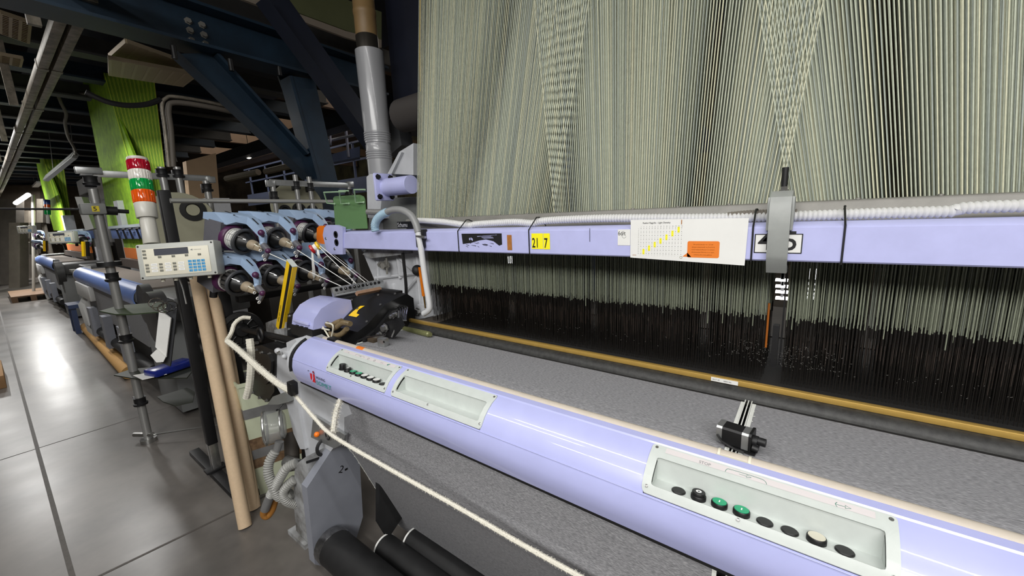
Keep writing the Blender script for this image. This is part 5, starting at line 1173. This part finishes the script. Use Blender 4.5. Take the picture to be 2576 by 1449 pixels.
# ---------------------------------------------------------------- next looms down the row
def far_loom(dx, label, idx):
    X0 = -8.85+dx; X1 = -5.0+dx
    t = thing('weaving_loom', label, 'loom', (X0+1.9,1.0,0))
    m = MB(); shell(m, X0, X1, [(y, z+.02) for y, z in PROF+BACK], .01); m.build('breast_cover', blueb, t)
    m = MB(); m.prism([V(X0-.06, y, z+.02) for y, z in PROF+[(.95,1.08),(.95,.2),(.85,.2)]], (.06,0,0)); m.build('cover_end', white, t)
    m = MB(); m.bb(X0+.1,X1,.80,.83,.50,.90); m.build('hanging_cloth', mt('grey_cloth_far',(126,126,128),.9,noise=60,amt=.15), t)
    m = MB(); m.bb(X0+.1,X1,.86,1.22,1.05,1.066); m.build('woven_web', mt('taupe_cloth',(120,112,104),.9,noise=30,amt=.1), t)
    m = MB(); m.bb(X0-.2,X1+.3,1.28,1.40,1.50,1.66,.01); be = m.build('upper_beam', blueb, t)
    m = MB(); m.bb(X0-.2,X1+.3,1.26,1.40,1.66,1.70); m.build('beam_top', mt('pale_top',(170,180,186),.5), t)
    for i in range(9):
        x = X0+.5+i*.42; m = MB(); m.tube([(x,1.27,1.50),(x,1.25,1.64),(x+.16,1.25,1.64)], .012, 5); m.build('black_handle', black, be)
    m = MB(); m.bb(X0+.2,X1,1.34,1.37,1.36,1.50); m.build('lime_warp', lime, t)
    m = MB(); m.bb(X0+.2,X1,1.33,1.36,1.20,1.36); m.build('orange_warp', mt('orange_warp',(200,104,16),.7), t)
    m = MB(); m.bb(X0+.2,X1,1.26,1.30,1.08,1.2); m.build('reed', mt('reed_brown',(70,60,54),.6), t)
    m = MB(); m.prism([V(X0+.05,.70,z) if False else V(X0+.05,y,z) for y, z in ((.72,.55),(.80,.68),(.90,.60),(.90,.05),(.76,.0))], (.5,0,0)); m.build('white_side_plate', mt('far_white',(190,190,188),.55), t)
    for i in range(3):
        m = MB(); m.bb(X0+.9+i*1.0,X0+1.1+i*1.0,.72,.80,.2,.6); m.build('grey_bracket', greyp, t)
    m = MB(); m.cyl((X0+.3,.80,.26),(X1,.80,.26),.06,n=14); m.build('winding_roller', blackr, t)
    m = MB(); m.bb(X1+.05,X1+.75,.80,1.0,.03,.86,.01); m.build('end_cabinet', mt('cabinet_grey',(124,126,126),.55,noise=5,amt=.1), t)
    m = MB(); m.bb(X1+.0,X1+.9,.85,1.4,.86,1.05,.02); m.cyl((X1+.2,.85,.95),(X1+.2,.78,.95),.18,n=20); m.cyl((X1+.6,.85,.88),(X1+.6,.75,.88),.22,n=20); m.build('end_gearing', mt('gear_grey',(70,70,70),.5,.2,noise=8,amt=.3), t)
    m = MB(); m.bb(X0-.75,X0-.08,.82,1.25,.05,.75,.01); m.build('left_cabinet', midgrey, t)
    m = MB(); m.bb(X0-.9,X0-.05,.9,1.5,.75,1.1,.03); m.build('left_machinery', blackm, t)
    m = MB(); m.bb(X0-.75,X0-.5,.78,.84,1.0,1.04); m.cyl((X0-.35,.78,.93),(X0-.35,.84,.93),.09,n=18); m.build('take_up_gear', barg, t)
    m = MB(); m.bb(X1-.1,X1+.2,1.4,1.6,.3,1.9); m.build('side_frame', white, t); m = MB(); m.bb(X0-.3,X0,1.4,1.6,.3,2.1); m.build('side_frame', white, t)
    m = MB(); m.bb(X0+.02,X0+1.2,.745,.80,.70,.90,.008); m.build('white_front_box', MATS['far_white'], t)
    return t
far_loom(0, 'second loom down the row with blue breast cover and lime warp', 0)
far_loom(-6.95, 'third loom down the row with small blue cover, far left', 1)
Ml = lambda p, s: Matrix.LocRotScale(p, M_t.to_quaternion(), None)
M_t = ROOTM[ct_.name].to_3x3()
def dupt(p, label):
    M = Matrix.LocRotScale(p, M_t.to_quaternion(), None); return dup(ct_, M, label)
dupt(ont(153,597,5.9), 'grey control terminal of the second loom, below far lime curtain')
dupt(ont(64,577,9.6), 'small grey control terminal of the third loom at far left')
for px, t_, lb_ in (((222,598),6.2,'dark weft feeder of the second loom right of its terminal'),((108,590),10.2,'small weft feeder of the third loom, upper one'),((108,615),10.0,'small weft feeder of the third loom, lower one')):
    dup(fd, FM(ont(*px, t_)), lb_, 'weft feeders of the far looms')
def lbar(p, q, t_, label):
    m = MB(); a, c = ont(*p, t_), ont(*q, t_); m.tube([a, c], .022, 4); m.tube([a+V(.05,.04,0), c+V(.05,.04,0)], .022, 4, 1); return tag(m.build('light_curtain_bar', [yellow, black]), label, 'sensor')
lbar((211,645),(209,608),6.0,'small yellow and black light bar of the second loom'); lbar((112,632),(111,606),9.8,'tiny yellow light bar of the third loom')
t2 = thing('signal_tower', 'small signal tower with blue, orange and green lenses before far lime curtain', 'signal light', ont(122,570,9.7))
for nm, y0, y1, mt_ in (('stem',562,540,mt('tower_grey',(180,178,170),.35)),('green_lens',540,528,MATS['green_lens']),('clear_lens',528,522,MATS['clear_lens']),('orange_lens',522,515,MATS['orange_lens']),('blue_lens',515,503,mt('blue_lens',(50,80,150),.3))):
    m = MB(); m.cyl(ont(122-(570-y0)*.06,y0,9.7), ont(122-(570-y1)*.06,y1,9.7), .055 if nm != 'stem' else .03); m.build(nm, mt_, t2)
m = MB(); m.tube([onz(216,822,.07), V(-5.9,.74,.07)], .07, 20); tag(m.build('cardboard_roll', cardo), 'orange brown cardboard tube lying on the floor along the second loom', 'cardboard tube')
bt = thing('blue_trolley', 'small dark blue trolley standing at the left foot of second loom', 'trolley', (-9.6,.75,0))
for x in (-9.8,-9.45):
    m = MB(); m.bb(x-.03,x+.03,.68,.74,0,.42); m.build('leg', mt('navy_trolley',(44,58,90),.5), bt)
m = MB(); m.bb(-9.85,-9.4,.66,.95,.42,.48); m.build('top', MATS['navy_trolley'], bt)
pl = thing('pallet', 'low wooden pallet lying on the floor far down the aisle', 'pallet', onz(80,750,0))
c4 = [onz(*p,.12) for p in ((38,748),(75,736),(118,737),(114,748),(62,757))]
m = MB(); q = onz(80,748,.0); m.bb(q.x-.9,q.x+.9,q.y-.35,q.y+.35,.12,.15); m.build('deck_boards', mt('pallet_wood',(112,88,66),.8,noise=6,amt=.3), pl)
for s_ in (-.3,0,.3):
    m = MB(); m.bb(q.x-.9,q.x+.9,q.y+s_-.05,q.y+s_+.05,0,.12); m.build('bearer', MATS['pallet_wood'], pl)
m = MB(); q = onz(18,975,0); m.bb(q.x-.9,q.x+.0,q.y-.75,q.y,0,.14,.004); tag(m.build('cardboard_box', mt('box_brown',(170,132,92),.8,noise=5,amt=.15)), 'corner of a flat brown carton on the floor at left picture edge', 'box')
# clutter at the far end of the aisle
far = [((0,500),(40,740),13.5,'grey_cabinet',(118,112,104),'tall grey machine cabinet at the far left picture edge'),((22,560),(50,735),12.5,'steel_column',(100,94,84),'grey steel column in front of the far machines at left'),((52,610),(72,700),14,'pale_cabinet',(176,168,158),'pale upright panel right of the far grey column'),((6,600),(22,690),14.5,'pink_cabinet',(190,160,146),'pinkish panel at the far left beside grey column')]
for (xa, ya), (xb, yb), t_, nm, rgb, lb_ in far:
    m = MB(); m.prism([ont(xa,ya,t_), ont(xb,ya,t_), ont(xb,yb,t_), ont(xa,yb,t_)], V(-.4,.2,0)); tag(m.build(nm, mt(nm, rgb, .7, noise=2, amt=.3)), lb_, 'machine')
m = MB(); a = ont(83,490,10.5); m.tube([a, ont(85,740,10.5)], .03, 8); tag(m.build('thin_pipe', mt('pipe_pale',(150,146,138),.5)), 'thin pale upright pipe left of the third loom', 'pipe')
for (xa, xb, ya, yb, t_, rgb, lb_) in ((55,72,530,600,15,(150,140,126),'dusty beige machine panel under the glowing tube lamp'),(92,108,500,560,15.5,(110,104,94),'tall grey machine panel left of the far lime curtain'),(74,84,560,640,13.5,(186,182,172),'narrow white machine panel beside thin pale pipe')):
    m = MB(); m.prism([ont(xa,ya,t_), ont(xb,ya,t_), ont(xb,yb,t_), ont(xa,yb,t_)], V(-.5,.2,0)); m.cyl(ont((xa+xb)/2,yb,t_)+V(-.25,.1,.2), V(ont((xa+xb)/2,yb,t_).x-.25, ont((xa+xb)/2,yb,t_).y+.1, 0), .08); tag(m.build('machine_cabinet', mt('cab_%d' % xa, rgb, .7, noise=3, amt=.3)), lb_, 'machine')
m = MB(); m.prism([ont(*p,16) for p in ((-10,470),(100,465),(100,560),(-10,560))], V(-.6,.3,0)); tag(m.build('machine_hood', mt('hood',(128,116,102),.7,noise=1.5,amt=.35)), 'wide dusty machine hood below the glowing tube lamp', 'machine')
m = MB()
for i, (x, y) in enumerate(((160,470),(175,490),(190,470),(300,480))): pass
m.prism([ont(*p,6.8) for p in ((188,495),(205,495),(236,575),(215,580))], V(-.2,.1,0)); tag(m.build('white_machine_arm', mt('far_white',(190,190,188),.55)), 'white leaning machine arm between the two lime curtains', 'machine')
m = MB(); m.bb(-15,-11.8,1.7,3.5,0,2.9); tag(m.build('loom_back', mt('loom_back',(58,54,50),.7,noise=2,amt=.4)), 'dark bulk of machinery behind the third loom', 'machine')
m = MB(); m.bb(-8.6,-5,1.9,3.4,0,1.5); tag(m.build('warp_creel', mt('loom_back',(58,54,50),.7,noise=2,amt=.4)), 'dark warp beam bulk behind the second loom', 'machine')
m = MB(); m.bb(-2.4,3,3.2,4.2,0,.7); tag(m.build('warp_creel', mt('loom_back',(58,54,50),.7,noise=2,amt=.4)), 'dark warp beam bulk behind the main loom heddles', 'machine')
# lit tube lamps seen through the cords
def backlamp(x, y, w, h_, Y, label):
    m = MB(); q = ony(x, y, Y); s_ = Y/ray(x,y).y/FPX; m.bb(q.x-w*s_/2,q.x+w*s_/2,q.y,q.y+.05,q.z-h_*s_/2,q.z+h_*s_/2); m.bb(q.x-.006,q.x+.006,q.y+.02,q.y+.03,q.z,7.0,0,1); return tag(m.build('rear_lamp', [mt('rear_glow',(255,255,255),emit=10.), blackm]), label, 'lamp')
backlamp(1275,654,36,16,2.5,'white lit lamp glimpsed through cords below scraped sticker'); backlamp(1393,657,12,14,2.5,'tiny lit lamp glimpsed through cords below yellow 217'); backlamp(1468,664,26,16,2.5,'lit lamp glimpsed through cords left of the chart sheet'); backlamp(1590,680,10,26,2.5,'narrow lit lamp under left corner of the chart sheet')
backlamp(2068,692,72,24,2.5,'large lit lamp glimpsed through cords right of clamp bracket')
for i, y in enumerate((716,730,742,752)): backlamp(2052,y,56,3,2.6,('first','second','third','lowest')[i]+' thin bright strip under the large lamp right of clamp')
for i, y in enumerate((706,722,736,752)): backlamp(1966,y,26,4,2.6,('top','second','third','bottom')[i]+' bright strip seen in gap between heddle banks')
backlamp(2100,403,20,5,5.4,'small bright spot through the right harness cords'); backlamp(2090,493,34,5,5.4,'small bright spot just above the bar right of clamp'); backlamp(1775,28,30,8,6.5,'small bright lamp through middle harness cords at the top')
# ---------------------------------------------------------------- lighting
def area(name, loc, sx_, sy_, power, rot=(0,0,0), col=(1,.985,.96)):
    l = bpy.data.lights.new(name, 'AREA'); l.shape = 'RECTANGLE'; l.size = sx_; l.size_y = sy_; l.energy = power; l.color = col
    o = bpy.data.objects.new(name, l); C.objects.link(o); o.location = loc; o.rotation_euler = rot; return o
def fitting(x0, x1, y, z, label):
    t = thing('batten_light', label, 'lamp', (x0,y,z+.05), group='batten lights above the aisle')
    m = MB(); m.bb(x0,x1,y-.08,y+.08,z+.03,z+.09); m.build('housing', wht, t)
    for x in (x0+.2, x1-.2):
        m = MB(); m.cyl((x,y,z+.09),(x,y,7.0),.008); m.build('hanger', steel, t)
for i, (x0, x1, y, z, p) in enumerate(((-2.1,3.4,0,3.3,46),(-2.1,3.4,-1.6,3.3,54),(-3.2,-1.6,-.6,3.6,14),(-7.4,-6.2,-.4,3.6,30),(-12.4,-11.2,-.1,3.6,80),(-17.5,-16,-.5,3.6,80),(-24,-22,1.6,3.4,160))):
    area('aisle_lamp', ((x0+x1)/2,y,z), x1-x0, .04, p); fitting(x0, x1, y, z, 'white batten light over the aisle, out of frame')
area('overhead_front', (1.2,-2.6,3.4), 5, .8, 210, (math.radians(30),0,0))
area('hall_lamp', (-6,8,6.8), 8, 2, 300, (0,0,0), (1,.9,.78)); area('hall_lamp', (-16,6,6.5), 8, 2, 260, (0,0,0), (1,.92,.8)); area('loom_lamp', (-16.5,.6,2.5), 1.2, .1, 130); area('loom_lamp', (-7.4,.7,2.9), 1.6,.1, 34)
area('rear_lamp_light', (-1,4.6,3.2), 4, .1, 60)
w = bpy.data.worlds.new('hall_air'); bpy.context.scene.world = w; w.use_nodes = True
w.node_tree.nodes['Background'].inputs[0].default_value = (.75,.8,.9,1); w.node_tree.nodes['Background'].inputs[1].default_value = .09
# ---------------------------------------------------------------- camera
cd = bpy.data.cameras.new('camera'); co_ = bpy.data.objects.new('camera', cd); C.objects.link(co_)
cd.sensor_fit = 'HORIZONTAL'; cd.sensor_width = 36; cd.lens = 36*FPX/2576; cd.clip_start = .02; cd.clip_end = 200
Mx = Matrix(((RT.x,UP.x,-FW.x,0),(RT.y,UP.y,-FW.y,0),(RT.z,UP.z,-FW.z,H),(0,0,0,1))); co_.matrix_world = Mx
co_.location = CAM; co_.rotation_euler = Mx.to_euler()
sc_ = bpy.context.scene; sc_.camera = co_
vs_ = sc_.view_settings; vs_.view_transform = 'Standard'; vs_.look = 'None'; vs_.gamma = 1; vs_.use_curve_mapping = False; vs_.exposure = 0
sc_.cycles.max_bounces = 6; sc_.cycles.use_denoising = True
